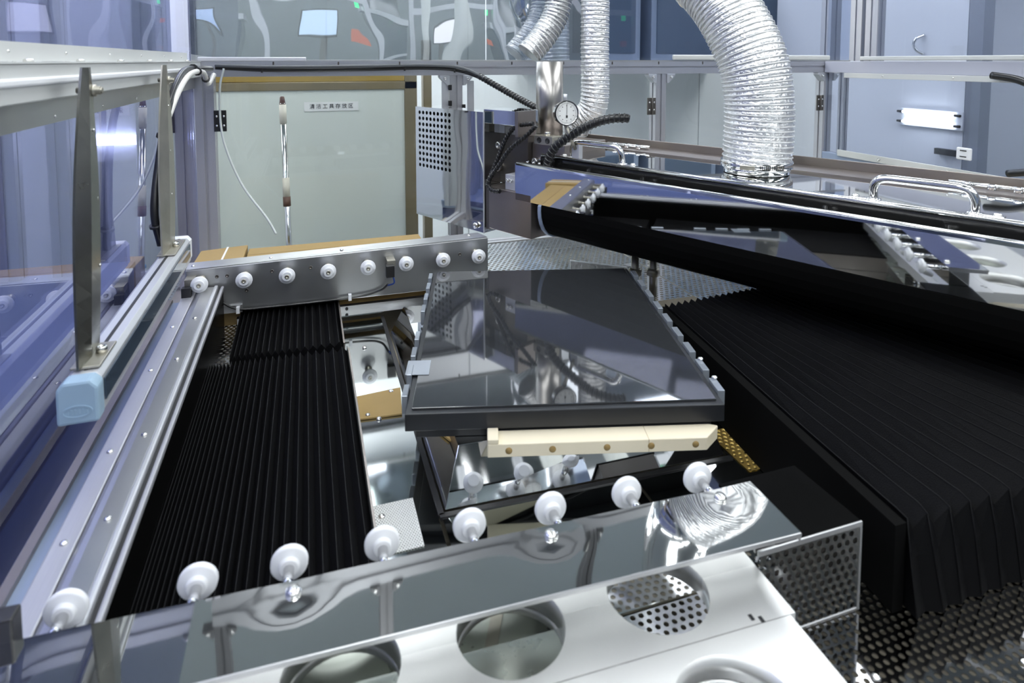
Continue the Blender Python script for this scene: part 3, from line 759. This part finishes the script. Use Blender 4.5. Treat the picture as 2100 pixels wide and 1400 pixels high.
# perforated box at the right end of the front rail
px = thing('perforated_box', 'low box with black top and perforated front beside the big bellows', 'box', (.60, .63, DZ))
MB().box(.5262, .655, .5765, .690, .9165, .9195).build('top', 'black_panel', px)
perf((.5, .5755, DZ + .004), X_, Z_, .152, .108, .0125, .0038, t=.0012).build('perforated_front', 'perf', px)
MB().box(.497, .6565, .5745, .578, .9125, .9195).build('edge_strip', 'alu_sheet', px, bevel=.001)
MB().box(.6525, .6565, .5745, .690, DZ + .001, .9122).build('side_plate', 'alu_sheet', px, bevel=.001)
MB().box(.497, .652, .5745, .578, DZ + .001, DZ + .0042).build('edge_strip', 'alu_sheet', px)
MB().box(.53, .652, .6, .690, DZ + .001, .9160).build('box_core', 'steel_dark', px)
MB().box(.53, .66, .6925, .77, DZ + .001, .845).build('rear_block', 'black_gloss', px)

# ================================================================== GANTRY (slewed)
def gthing(name, label, cat, s, v, z, group=None):
    p = GW(s, v, z); return thing(name, label, cat, tuple(p), GA, group)
GS1 = 1.55
gt = gthing('slewing_gantry', 'mirror-polished hinged hood with black underside slung across the right side', 'machine hood', .6, .1, .97)
m = MB(GM)      # front mirror cover: face, rolled top lip, end return
m.prism([(0, 1.078), (0, 1.184), (.002, 1.190), (.007, 1.193), (.012, 1.190), (.013, 1.186), (.004, 1.183), (.0035, 1.078)], (0, 0, 0), Y_, Z_, X_, -.085, GS1)
m.build('front_cover', 'mirror_flat', gt)
MB(GM).box(-.087, -.0853, 0, .075, 1.105, 1.19).build('end_cover', 'mirror_flat', gt)
MB(GM).cyl((-.085, .0075, 1.1905), (GS1, .0075, 1.1905), .0052, n=10).build('lip_bead', 'chrome', gt)
arc = [(0, 1.076), (-.001, 1.06), (.001, 1.04), (.007, 1.02), (.017, 1.002), (.032, .987), (.055, .976), (.085, .970), (.13, .969), (.20, .972)]
inn = [(a + .004, b + .004) for a, b in arc]
m = MB(GM); m.prism(arc + inn[::-1], (0, 0, 0), Y_, Z_, X_, .022, GS1); m.build('curved_underside', 'black_cover', gt)
m = MB(GM); m.prism([(a - .003, b - .003) for a, b in arc] + [(a + .004, b + .004) for a, b in arc][::-1], (0, 0, 0), Y_, Z_, X_, .010, .0215); m.build('rim', 'blue_cabinet', gt)
MB(GM).box(-.08, GS1, .0135, .0515, 1.160, 1.168).build('gutter', 'mirror_flat', gt)
MB(GM).box(-.03, GS1, .052, .060, 1.166, 1.2085).build('black_strip', 'black_gloss', gt)
lid = MB(GM).box(-.03, GS1, .061, .300, 1.209, 1.217).build('lid', 'mirror_flat', gt)
MB(GM).cyl((-.03, .059, 1.2135), (GS1, .059, 1.2135), .0062, n=12).build('lid_bead', 'chrome', lid)
MB(GM).box(-.03, GS1, .062, .40, .98, 1.2085).build('hood_body', 'steel_dark', gt)
MB(GM).box(-.16, GS1, .401, .406, 1.16, 1.243).build('back_flange', 'steel_brown', gt, bevel=.001)
MB(GM).box(-.10, GS1, .3015, .4005, 1.2150, 1.2200).build('flange_ledge', 'steel_brown', gt)
for s0 in (.01, .955):
    h = MB(GM).box(s0, s0 + .15, .330, .352, 1.2202, 1.2222).build('hinge', 'chrome', gt)
    MB(GM).cyl((s0 - .004, .345, 1.2290), (s0 + .158, .345, 1.2290), .0042, n=10).build('hinge_pin', 'chrome', h)
    for k in range(3): MB(GM).lathe((s0 + .03 + k * .045, .336, 1.2224), Z_, [(0, .008), (.009, .008), (.011, .006)], 12).build('hinge_knob', 'chrome', h)
def grip(s0, s1):
    v = .073; z0 = 1.2200
    pts = [(s0, v, z0), (s0, v - .004, z0 + .022), (s0 + .006, v - .006, z0 + .037), (s0 + .02, v - .006, z0 + .044), (s0 + .05, v - .006, z0 + .045), (s1 - .05, v - .006, z0 + .045), (s1 - .02, v - .006, z0 + .044), (s1 - .006, v - .006, z0 + .037), (s1, v - .004, z0 + .022), (s1, v, z0)]
    h = MB(GM).sweep(catmull(pts, 5), .0085, 14).build('handle', 'chrome', gt)
    for s, q in ((s0, -1), (s1, 1)):
        MB(GM).lathe((s, v, 1.2172), Z_, [(0, .014), (.003, .014), (.004, .010)], 16).build('handle_foot', 'chrome', h)
        a, b = sorted((s + q * .012, s + q * .045))
        MB(GM).box(a, b, v - .010, v + .010, 1.2172, 1.2200).build('handle_tab', 'chrome', h, bevel=.004)
        screw(h, GW(s + q * .034, v, 1.220), sc=1.4)
grip(.082, .255); grip(.872, 1.040)
for s in (.14, .32, .78, 1.0):
    MB(GM).lathe((s, .034, 1.1682), Z_, [(0, .009), (.008, .009), (.009, .005), (.022, .005)], 12).build('nozzle', 'chrome', gt)
# steel knuckle that carries the hood
kn = gthing('steel_knuckle', 'dark brown steel block at the left end of the hood', 'steel block', -.12, .1, .97)
MB(GM).box(-.205, -.020, .0, .18, .966, 1.100).build('lower_block', 'steel_brown', kn, bevel=.002)
MB(GM).box(-.224, -.2055, .004, .18, .960, 1.100).build('side_plate', 'steel_dark', kn, bevel=.001)
MB(GM).box(-.250, -.105, .075, .24, 1.1005, 1.265).build('upper_block', 'steel_dark', kn, bevel=.002)
MB(GM).box(-.1045, .03, .095, .30, 1.1005, 1.245).build('rear_block', 'steel_brown', kn, bevel=.002)
MB(GM).box(-.25, -.108, .02, .13, 1.30, 1.345).build('mirror_cap', 'mirror_flat', kn, bevel=.001)
MB(GM).box(-.1065, -.094, .02, .10, 1.2665, 1.345).build('cap_bracket', 'steel_brown', kn)
MB(GM).box(-.235, -.205, .07, .10, 1.2655, 1.30).build('cylinder_block', 'alu_plain', kn, bevel=.001)
for a, b in ((-.19, -.10), (-.065, .01)):
    fb_ = MB(GM).box(a, b, .06, .10, 1.2455 if a > -.1 else 1.2655, 1.273 if a > -.1 else 1.293).build('clamp_block', 'steel_stained', kn, bevel=.0015)
    for k in (.3, .75):
        s = a + (b - a) * k; zc = 1.259 if a > -.1 else 1.279
        MB(GM).lathe((s, .0598, zc), (0, -1, 0), [(0, .009), (.0008, .009), (.0009, .0075), (.0004, .0073), (.0003, .0002)], 14).build('clamp_hole', 'rubber', fb_)
    screw(kn, GW(a + (b - a) * .5, .08, 1.273 if a > -.1 else 1.293), sc=1.5, src=BOLT)
for s, v, z in ((-.085, .094, 1.185), (-.23, .074, 1.225), (-.23, .074, 1.15), (-.06, .094, 1.185)):
    screw(kn, GW(s, v, z), tuple(GM.to_3x3() @ Vector((0, -1, 0))), 2.0, BOLT)
ab = MB(GM).box(-.14, -.088, .01, .06, 1.1005, 1.148).build('arm_block', 'alu_plain', kn, bevel=.001)
for s in (-.128, -.112): screw(ab, GW(s, .01, 1.13), tuple(GM.to_3x3() @ Vector((0, -1, 0))), .9, BOLT)
# mirror box with perforated corner
mbx = gthing('mirror_box', 'tall mirror-finished box with a grid of round holes', 'cover box', -.41, .03, .94)
m = MB(GM)
S0, S1, Z0, Z1 = -.592, -.229, .945, 1.337
hx0, hx1, hz0, hz1 = -.578, -.390, 1.118, 1.328
pit = .0205
nxh, nzh = 9, 10
pw_, ph_ = (hx1 - hx0) / nxh, (hz1 - hz0) / nzh
for j in range(nzh):
    for i in range(nxh):
        cx, cz = hx0 + (i + .5) * pw_, hz0 + (j + .5) * ph_; base = len(m.v); n = 12; bd = []
        cs = [(-.5, -.5), (.5, -.5), (.5, .5), (-.5, .5)]
        for q in range(4):
            a, b = cs[q], cs[(q + 1) % 4]
            for k in range(3): bd.append((a[0] + (b[0] - a[0]) * k / 3, a[1] + (b[1] - a[1]) * k / 3))
        ang = [math.atan2(y, x) for x, y in bd]; r = .0066
        for x, y in bd: m.v.append((cx + x * pw_, 0, cz + y * ph_))
        for a in ang: m.v.append((cx + math.cos(a) * r, 0, cz + math.sin(a) * r))
        for a in ang: m.v.append((cx + math.cos(a) * r, .0015, cz + math.sin(a) * r))
        for q in range(n):
            q2 = (q + 1) % n; m.face((base + q, base + q2, base + n + q2, base + n + q)); m.face((base + n + q, base + n + q2, base + 2 * n + q2, base + 2 * n + q))
for a, b, c, d in ((S0, hx0, Z0, Z1), (hx1, S1, Z0, Z1), (hx0, hx1, Z0, hz0), (hx0, hx1, hz1, Z1)):
    m.poly([(a, 0, c), (b, 0, c), (b, 0, d), (a, 0, d)])
m.build('perforated_front', 'mirror', mbx)
MB(GM).box(S1 - .002, S1, .0005, .075, Z0, Z1).build('side_sheet', 'mirror', mbx)
MB(GM).box(S0, S0 + .002, .0005, .075, Z0, Z1).build('side_sheet', 'mirror', mbx)
MB(GM).box(S0, S1 - .002, .0005, .075, Z1 - .002, Z1).build('top_sheet', 'mirror', mbx)
MB(GM).box(S0 + .0025, S1 - .0025, .05, .06, Z0 + .002, Z1 - .003).build('inner_sheet', 'rubber', mbx)
MB(GM).bar((S1 + .0015, -.0005, Z0), (S1 + .0015, -.0005, Z1), .004, .004).build('edge_bead', 'alu_plain', mbx)
screw(mbx, GW(-.262, -.0005, .965), tuple(GM.to_3x3() @ Vector((0, -1, 0))), 1.6, BOLT)
# column
cl = gthing('steel_column', 'round brushed steel column rising behind the dial gauge', 'column', -.11, .18, 1.24)
cc = (-.112, .185)
MB(GM).cyl((cc[0], cc[1], 1.2455), (cc[0], cc[1], 1.498), .044, n=40).build('shaft', 'column_steel', cl)
MB(GM).lathe((cc[0], cc[1], 1.2455), Z_, [(0, .055), (.012, .055), (.014, .046)], 32).build('collar', 'steel_brown', cl)
# dial gauge
dg = gthing('dial_gauge', 'round white dial gauge with black rim in front of the column', 'gauge', .099, .03, 1.27)
DC = GW(.099, .02, 1.352); nd = (Vector((0, 0, 1.45)) - DC); nd.z *= .35; nd = (nd.normalized() + Vector((.38, -.05, 0))).normalized()
MB().lathe(DC - nd * .022, nd, [(0, .030), (.002, .0335), (.018, .0335), (.0185, .0355), (.024, .0355), (.025, .0325), (.0235, .032), (.0225, .0315), (.0224, .0002)], 36).build('case', 'chrome', dg)
MB().lathe(DC + nd * .0022, nd, [(-.004, .0360), (.0012, .0360), (.0016, .0335), (-.0004, .0333)], 36, caps=False).build('rim', 'black_plastic', dg)
fa, fc, _ = frame(nd); face_o = DC + nd * .0010
MB().lathe(face_o - nd * .0005, nd, [(0, .0325), (.0007, .0325)], 36).build('face', 'paper', dg)
fx = fa if fa.dot(Vector((1, -.3, 0))) > 0 else -fa; fz = fc if fc.z > 0 else -fc
m = MB()
for k in range(50):
    t = 2 * math.pi * k / 50; rr0 = .0265 if k % 5 else .0245; dv = fx * math.sin(t) + fz * math.cos(t)
    m.bar(face_o + nd * .0006 + dv * rr0, face_o + nd * .0006 + dv * .0295, .0005, .0004, up=nd)
for k in range(10):
    t = 2 * math.pi * k / 10; dv = fx * math.sin(t) + fz * math.cos(t); c = face_o + nd * .0006 + dv * .0215
    m.bar(c - fx * .0012, c + fx * .0012, .0022, .0004, up=nd)
m.build('graduation', 'ink', dg)
MB().bar(face_o + nd * .0012 - fz * .010, face_o + nd * .0012 + fz * .027, .0009, .0006, up=nd).bar(face_o + nd * .0012 - fz * .013, face_o + nd * .0012 - fz * .006, .005, .0006, up=nd).build('needle', 'ink', dg)
MB().cyl(DC - nd * .010 + Z_ * .034, DC - nd * .010 + Z_ * .054, .0055, n=12).build('plunger_cap', 'alu_plain', dg)
MB().cyl(DC - nd * .010 - Z_ * .034, tuple(GW(.099, .060, 1.245)), .005, n=12).build('stem', 'steel_stained', dg)
MB(GM).box(.085, .112, .061, .078, 1.2175, 1.268).build('mount_block', 'alu_plain', dg, bevel=.001)

# ================================================================== DUCTS
def duct(name, label, pts, rad, turns, foil='foil', clamp=None, wire_r=.0016, per=22):
    P = resample(catmull(pts, 14), .004)
    o = thing(name, label, 'duct', tuple(P[0]), group='ribbed foil exhaust ducts')
    rr = [rad * (.985 + .02 * math.cos(2 * math.pi * turns * i / len(P))) + random.uniform(-.0006, .0006) for i in range(len(P))]
    m = MB(); m.sweep(P, rr, 40); 
    rnd = random.Random(3)
    ncap = 40
    for i in range(len(m.v)):
        q = Vector(m.v[i]); k = min(len(P) - 1, i // ncap); d = (q - P[k]).normalized(); m.v[i] = tuple(q + d * rnd.uniform(-.0016, .0016))
    m.build('foil_skin', foil, o)
    MB().sweep(helix(P, rad * 1.012, turns, per), wire_r, 5).build('wire_coil', 'wire_white', o)
    return o, P
b0 = GW(.565, .215, 1.2175)
big, P = duct('exhaust_duct', 'big ribbed silver exhaust duct standing on the mirror hood', [b0 + Z_ * .012, b0 + Z_ * .10 + Vector((.004, 0, 0)), b0 + Z_ * .20 + Vector((.002, .002, 0)), b0 + Z_ * .30 + Vector((-.012, .02, 0)), b0 + Z_ * .42 + Vector((-.042, .08, 0)), b0 + Z_ * .50 + Vector((-.070, .145, 0))], .083, 42)
MB().lathe(b0 + Z_ * .001, Z_, [(0, .079), (.024, .079), (.0241, .074), (.001, .074)], 40).build('collar', 'chrome', big)
cb = MB().lathe(b0 + Z_ * .016, Z_, [(0, .0855), (0.0005, .0868), (.016, .0868), (.0165, .0855)], 44).build('hose_clamp', 'chrome', big)
e0 = P[-1]; ed = (P[-1] - P[-3]).normalized()
MB().sweep([e0 - ed * .02, e0 + ed * .05, e0 + ed * .08 + Z_ * .05, e0 + ed * .09 + Z_ * .14, e0 + ed * .09 + Z_ * .45], .0875, 32).build('upper_pipe', 'chrome', big)
camd = (Vector((0, 0, 0)) - Vector((b0.x, b0.y, 0))).normalized(); side = Vector((-camd.y, camd.x, 0))
cpos = b0 + Z_ * .024 + camd * .0895 - side * .02
MB().bar(cpos - side * .017, cpos + side * .017, .013, .010).build('clamp_screw', 'steel_stained', cb)
for k in range(14):
    an = math.atan2(camd.y, camd.x) + .12 + k * .052
    MB().bar(b0 + Z_ * .018 + Vector((math.cos(an), math.sin(an), 0)) * .0870, b0 + Z_ * .030 + Vector((math.cos(an), math.sin(an), 0)) * .0870, .0018, .001).build('band_slot', 'steel_dark', cb)
duct('exhaust_duct', 'slim ribbed silver duct hanging beside the column and bending behind the gauge', [(.895, 2.02, 1.250), (.905, 2.0, 1.285), (.937, 1.965, 1.33), (.945, 1.955, 1.40), (.942, 1.955, 1.55), (.942, 1.955, 1.95)], .0475, 50, wire_r=.0018)
duct('exhaust_duct', 'tilted ribbed silver duct built as the mirror image of the slim one', [(.735, 2.05, 1.525), (.80, 2.05, 1.60), (.845, 2.05, 1.70), (.86, 2.05, 1.95)], .045, 32, foil='foil_dark', wire_r=.0018)  # reflection of the slim duct, built as a solid duct

# ================================================================== CABLES ON THE GANTRY
def gpath(pts): return [GW(*p) for p in pts]
def wrapped(name, label, pts, rad, turns, cat='cable'):
    P = catmull(pts, 10); o = thing(name, label, cat, tuple(P[0]))
    MB().sweep(P, rad, 12).build('core', 'cable_black', o)
    MB().sweep(helix(P, rad * .92, turns, 14), rad * .28, 6).build('spiral_wrap', 'black_wrap', o)
    return o
wrapped('spiral_hose', 'thick black spiral-wrapped hose arching beside the dial gauge', gpath([(.018, .028, 1.172), (.022, .028, 1.20), (.045, .03, 1.245), (.09, .045, 1.283), (.155, .07, 1.322), (.20, .10, 1.338), (.235, .13, 1.340)]), .0125, 24)
wrapped('spiral_cable', 'black wrapped cable looping down over the dark steel block, left of two', gpath([(-.05, .04, 1.31), (-.11, .03, 1.298), (-.15, .025, 1.26), (-.18, .015, 1.19), (-.195, -.008, 1.125), (-.200, -.012, 1.105)]), .0065, 26)
wrapped('spiral_cable', 'black wrapped cable looping down over the dark steel block, right of two', gpath([(-.035, .04, 1.305), (-.075, .03, 1.268), (-.13, .02, 1.225), (-.165, .008, 1.175), (-.188, -.014, 1.125), (-.180, -.016, 1.098), (-.14, -.014, 1.096)]), .0065, 26)
# cable bundle along the back beam
def cable(name, label, pts, rad, material, ties=()):
    P = catmull(pts, 10); o = thing(name, label, 'cable', tuple(P[0]))
    MB().sweep(P, rad, 8).build('sheath', material, o)
    for t in ties:
        q = P[int(t * (len(P) - 1))]; d = (P[min(len(P) - 1, int(t * (len(P) - 1)) + 1)] - q).normalized()
        MB().lathe(q - d * .003, d, [(0, rad * 1.6), (.006, rad * 1.6)], 10).build('cable_tie', 'black_plastic', o)
    return o
cable('back_cable', 'black cable clipped along the back cross beam', [(-.29, 2.30, 1.478), (-.1, 2.305, 1.468), (.2, 2.305, 1.470), (.42, 2.30, 1.474), (.55, 2.28, 1.462), (.64, 2.2, 1.42), (.70, 2.1, 1.375), (.75, 1.98, 1.345)], .0065, 'cable_black', (.12, .38, .55))
cable('back_cable', 'grey cable running just above the black one on the back cross beam', [(-.29, 2.29, 1.485), (-.1, 2.295, 1.479), (.2, 2.295, 1.481), (.42, 2.29, 1.484), (.55, 2.27, 1.473), (.63, 2.2, 1.432)], .0055, 'grey_rubber')
wrapped('spiral_cable', 'wrapped black cable sloping down from the back beam to the steel block', [(.605, 2.235, 1.445), (.66, 2.16, 1.405), (.705, 2.08, 1.37), (.745, 1.985, 1.338)], .0105, 22)
cable('corner_cable', 'black cable bundle tied to the farther hanger strap', [(-.29, 2.20, 1.475), (-.30, 1.98, 1.478), (-.305, 1.80, 1.470), (-.308, 1.64, 1.40), (-.312, 1.55, 1.30), (-.318, 1.50, 1.18), (-.310, 1.51, 1.10)], .0085, 'cable_black', (.2, .62, .9))
cable('corner_cable', 'white cable looping over the left back corner', [(-.285, 2.22, 1.455), (-.29, 2.12, 1.43), (-.285, 2.0, 1.467), (-.292, 1.84, 1.466), (-.296, 1.70, 1.43), (-.308, 1.60, 1.36)], .0075, 'cable_white', (.3, .5))
cable('clear_hose', 'thin clear air tube hanging in front of the pale green door', [(-.262, 2.28, 1.475), (-.275, 2.27, 1.40), (-.268, 2.25, 1.25), (-.215, 2.22, 1.10), (-.135, 2.16, .99), (-.105, 2.13, .94)], .0036, 'clear_tube')
# ================================================================== MOP AND CARDBOARD
mp = thing('mop_handle', 'telescopic mop pole with ivory grips leaning in front of the door', 'mop', (-.07, 2.68, .0))
A, B = Vector((-.101, 2.82, 1.350)), Vector((-.070, 2.68, .003)); D = (B - A).normalized(); Ln = (B - A).length
at = lambda t: A + D * t
MB().cyl(at(.03), at(Ln), .0125, n=14).build('pole', 'chrome', mp)
MB().lathe(at(0), D, [(0, .006), (.004, .009), (.035, .013)], 14).build('tip', 'brown_plastic', mp)
MB().cyl(at(.035), at(.115), .0145, n=16).build('grip', 'ivory', mp)
MB().cyl(at(.345), at(.425), .0145, n=16).build('grip', 'ivory', mp)
MB().cyl(at(.425), at(.465), .0155, n=16).build('twist_lock', 'brown_plastic', mp)
MB().lathe(at(.655), D, [(0, .012), (.004, .018), (.014, .018), (.018, .012)], 14).build('clip', 'blue_clip', mp)
cbx = thing('cardboard_box', 'flat brown cardboard box lying behind the back roller rail', 'box', (.07, 1.81, DZ))
MB().box(-.165, .315, 1.758, 1.875, DZ + .002, .972).build('carton', 'cardboard', cbx, bevel=.002)
MB().box(-.165, .315, 1.81, 1.814, .9722, .9726).build('lid_seam', 'hole_brown', cbx)
cbx2 = thing('cardboard_box', 'small brown cardboard carton standing at the left back corner', 'box', (-.23, 1.83, .80))
MB().hexa([(-.292, 1.758, .802), (-.170, 1.758, .802), (-.170, 1.90, .802), (-.292, 1.90, .802)], [(-.292, 1.758, .974), (-.170, 1.758, .982), (-.170, 1.90, .976), (-.292, 1.90, .970)]).build('carton', 'cardboard', cbx2, bevel=.002)
MB().bar((-.222, 1.760, .9800), (-.222, 1.90, .9745), .005, .001).build('tape', 'paper', cbx2)

bp1 = thing('brass_post', 'left of two short brass posts standing on the perforated deck', 'post', (.92, 1.62, DZ), group='brass posts behind the table')
MB().cyl((.92, 1.62, DZ + .001), (.92, 1.62, .93), .012, n=14).lathe((.92, 1.62, .86), Z_, [(0, .013), (.004, .020), (.02, .020), (.024, .013)], 14).build('shaft', 'steel_stained', bp1)
bp2 = thing('brass_post', 'right of two short brass posts standing on the perforated deck', 'post', (.97, 1.60, DZ), group='brass posts behind the table')
MB().cyl((.97, 1.60, DZ + .001), (.97, 1.60, .93), .012, n=14).lathe((.97, 1.60, .86), Z_, [(0, .013), (.004, .020), (.02, .020), (.024, .013)], 14).build('shaft', 'steel_stained', bp2)
cs_ = thing('brown_sheet', 'thin brown sheet lying on the mirror deck left of the table', 'cardboard', (.125, 1.25, DZ))  # flat sheet given the carton colour
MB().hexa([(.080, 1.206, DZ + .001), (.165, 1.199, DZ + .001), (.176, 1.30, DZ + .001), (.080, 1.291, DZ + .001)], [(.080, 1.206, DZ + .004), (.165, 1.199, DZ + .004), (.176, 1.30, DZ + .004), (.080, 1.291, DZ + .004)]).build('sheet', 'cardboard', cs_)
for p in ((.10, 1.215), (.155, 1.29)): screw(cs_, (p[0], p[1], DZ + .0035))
fw = thing('wrapped_bracket', 'foil-wrapped bracket standing on the deck behind the table corner', 'bracket', (.86, 1.72, DZ))
MB().hexa([(.76, 1.735, DZ + .001), (.93, 1.685, DZ + .001), (.935, 1.70, DZ + .001), (.765, 1.75, DZ + .001)], [(.76, 1.735, .885), (.93, 1.685, .862), (.935, 1.70, .862), (.765, 1.75, .885)]).build('plate', 'foil', fw, bevel=.001)
MB().box(.94, .975, 1.70, 1.73, DZ + .001, .86).build('clamp_block', 'alu_plain', fw, bevel=.002)
screw(fw, (.957, 1.70, .835), (0, -1, 0), 1.5, BOLT)
gp = tag(perf((.703, .842, DZ + .0012), X_, Y_, .068, .12, .0118, .0038, n=8).build('gold_reflection_mesh', 'gold'), 'small perforated deck plate coloured gold as a reflection, between the table and the big bellows', 'plate')  # gold colour stands for a warm reflection in the perforated sheet
# ================================================================== SURROUNDINGS SEEN THROUGH THE PANES
def twin_tube(name, label, p0, p1, dz, rad=.013):
    o = thing(name, label, 'lamp', tuple(Vector(p0)))
    p0, p1 = Vector(p0), Vector(p1); d = (p1 - p0).normalized()
    for k in (0, 1):
        z = Vector((0, 0, -dz * k)); MB().cyl(p0 + z, p1 + z, rad, n=14).build('tube', 'tube_on', o)
        for q, e in ((p0, -1), (p1, 1)): MB().cyl(q + z, q + z + d * e * .03, rad * 1.05, n=14).build('tube_cap', 'black_plastic', o)
    return o
wl = twin_tube('tube_glow', 'twin glowing tubes standing in for a lamp mirrored in the right tinted pane', (3.02, 2.225, 1.232), (3.02, 2.505, 1.232), .052, .0065)  # added glowing tubes in place of a lamp reflection
MB().box(3.031, 3.049, 2.19, 2.54, 1.16, 1.25).build('lamp_back', 'wall_lilac', wl)
lb = thing('tube_glow', 'bright fluorescent lamp glowing behind the left blue pane', 'lamp', (-.75, 3.4, 1.07))
MB().cyl((-.985, 3.40, 1.125), (-.775, 3.40, 1.122), .024, n=14).build('tube', 'tube_on', lb)
MB().cyl((-.645, 3.40, 1.130), (-.495, 3.40, 1.130), .017, n=14).build('tube', 'tube_on', lb)
MB().box(-1.02, -.48, 3.43, 3.45, 1.02, 1.30).build('lamp_back', 'white_plastic', lb)
for x in (-.95, -.54): MB().box(x - .015, x + .015, 3.43, 3.46, 0, 1.019).build('lamp_leg', 'alu_plain', lb)
nb = thing('neighbour_cabinet', 'dark blue machine base standing beyond the left blue pane', 'cabinet', (-1.2, 1.5, 0))
MB().box(-2.0, -.62, .3, 2.6, 0, .72).build('body', 'navy', nb, bevel=.005)
MB().box(-2.0, -.62, .3, 2.6, .722, .76).build('worktop', 'blue_cabinet', nb, bevel=.003)
for i, (x, y) in enumerate(((-.808, 2.5), (-.540, 2.5), (-1.5, 2.5), (-.96, 2.5))):
    tag(profile((x, y, .761), (x, y, 2.3), .06, .06).build('profile_post', 'alu_plain'),
        ('aluminium post behind the blue pane, ' + ('nearest to the camera', 'next to the bright lamp', 'farthest to the left', 'left of the bright lamp')[i]), 'post', 'posts of the neighbouring machine')
# right-hand background: glass door with handle, dark jamb
rd = thing('glass_door', 'blue-grey glass door with a curved handle behind the right side of the machine', 'door', (3.4, 3.4, 0))
MB().box(3.05, 3.10, 2.2, 3.5, .05, 2.3).build('pane', 'wall_lilac', rd)
MB().box(3.04, 3.11, 2.12, 2.19, .0, 2.4).build('jamb', 'jamb_grey', rd)
MB().sweep(catmull([(3.045, 2.42, 1.635), (3.015, 2.44, 1.615), (3.01, 2.45, 1.585), (3.02, 2.44, 1.555), (3.045, 2.42, 1.535)]), .008, 8).build('handle', 'chrome', rd)
MB().box(3.02, 3.045, 2.2, 2.32, 1.03, 1.06).build('latch', 'black_plastic', rd)
for i, x in enumerate((1.55, 2.15, 2.75)):
    cbn = thing('equipment_cabinet', ('blue-grey equipment cabinet behind the upper right pane, left one', 'blue-grey equipment cabinet behind the upper right pane, middle one', 'blue-grey equipment cabinet behind the upper right pane, right one')[i], 'cabinet', (x + .25, 3.9, 0))
    MB().box(x, x + .52, 3.62, 4.499, 1.49, 2.2).build('body', 'blue_cabinet', cbn, bevel=.004)
    MB().box(x + .04, x + .48, 3.612, 3.619, 1.55, 2.1).build('window', 'smoke_glass', cbn)
    MB().box(x - .02, x + .54, 3.57, 4.578, 1.46, 1.489).build('shelf', 'alu_plain', cbn)
    MB().box(x + .1, x + .42, 4.5, 4.578, 1.49, 2.1).build('wall_bracket', 'alu_plain', cbn)
# control stations behind the camera (seen in the reflective screen)
def station(x, y, label, scr):
    s = thing('control_station', label, 'workstation', (x, y, 0), group='control stations behind the camera')
    MB().box(x - .5, x + .5, y - .5, y - .1, 0, 1.35).build('cabinet', 'blue_cabinet', s, bevel=.005)
    MB().box(x - .14, x + .14, y - .098, y - .06, 1.70, 1.90).build('monitor', 'black_plastic', s, bevel=.004)
    MB().box(x - .125, x + .125, y - .0595, y - .058, 1.715, 1.885).build('screen', scr, s)
    MB().box(x + .32, x + .38, y - .098, y - .05, 1.66, 1.72).build('stop_button', 'amber', s)
    MB().cyl((x + .42, y - .2, 1.95), (x + .42, y - .2, 2.06), .025, n=12).build('signal_lamp', 'lamp_green', s)
    profile((x - .5, y - .1, 1.351), (x - .5, y - .1, 2.4), .05, .05).build('post', 'alu_plain', s)
    profile((x + .5, y - .1, 1.351), (x + .5, y - .1, 2.4), .05, .05).build('post', 'alu_plain', s)
    MB().box(x - .5, x + .5, y - .12, y - .08, 2.0, 2.06).build('cross_beam', 'alu_plain', s)
    MB().box(x - .02, x + .02, y - .14, y - .0985, 1.351, 1.7).build('monitor_arm', 'steel_dark', s)
station(1.45, -1.9, 'control station with a pale screen, right of the two behind the camera', 'screen_light')
station(.1, -1.9, 'control station with a blue screen, left of the two behind the camera', 'screen_on')
station(3.0, -1.9, 'control station with a reddish screen, farthest right behind the camera', 'screen_red')
for i, x in enumerate((1.02, 1.37)):
    tag(MB().sweep(catmull([(x, -1.5, RH - .002), (x, -1.5, 2.2), (x + .05, -1.5, 1.7), (x + .02, -1.55, 1.3)]), .06, 16).build('white_duct', 'duct_white'),
        ('white air duct behind the camera, left one', 'white air duct behind the camera, right one')[i], 'duct')

for i, (x0, x1, y, zt, lab) in enumerate(((-1.6, -.55, -2.3, 1.80, 'dark block added behind the camera for the screen reflection, far left'), (.62, .94, -2.45, 1.95, 'narrow dark block added behind the camera for the screen reflection, beside the white ducts'), (2.0, 2.45, -2.3, 1.85, 'dark block added behind the camera for the screen reflection, right'))):
    mm = thing('reflection_block', lab, 'machine', ((x0 + x1) / 2, y, 0), group='dark blocks added behind the camera')  # unseen blocks added to give the screen reflection dark areas
    MB().box(x0, x1, y - .38, y, 0, zt).build('body', 'dark_glass', mm, bevel=.006)
    MB().box(x0 - .03, x1 + .03, y - .42, y + .03, zt + .001, zt + .05).build('top_beam', 'alu_plain', mm, bevel=.003)
    MB().box(x0, x1, y + .001, y + .03, 1.50, 1.54).build('front_beam', 'alu_plain', mm, bevel=.003)
    MB().cyl(((x0 + x1) / 2, y - .2, zt + .051), ((x0 + x1) / 2, y - .2, RH - .002), .09, n=20).build('exhaust_pipe', 'foil_dark', mm)
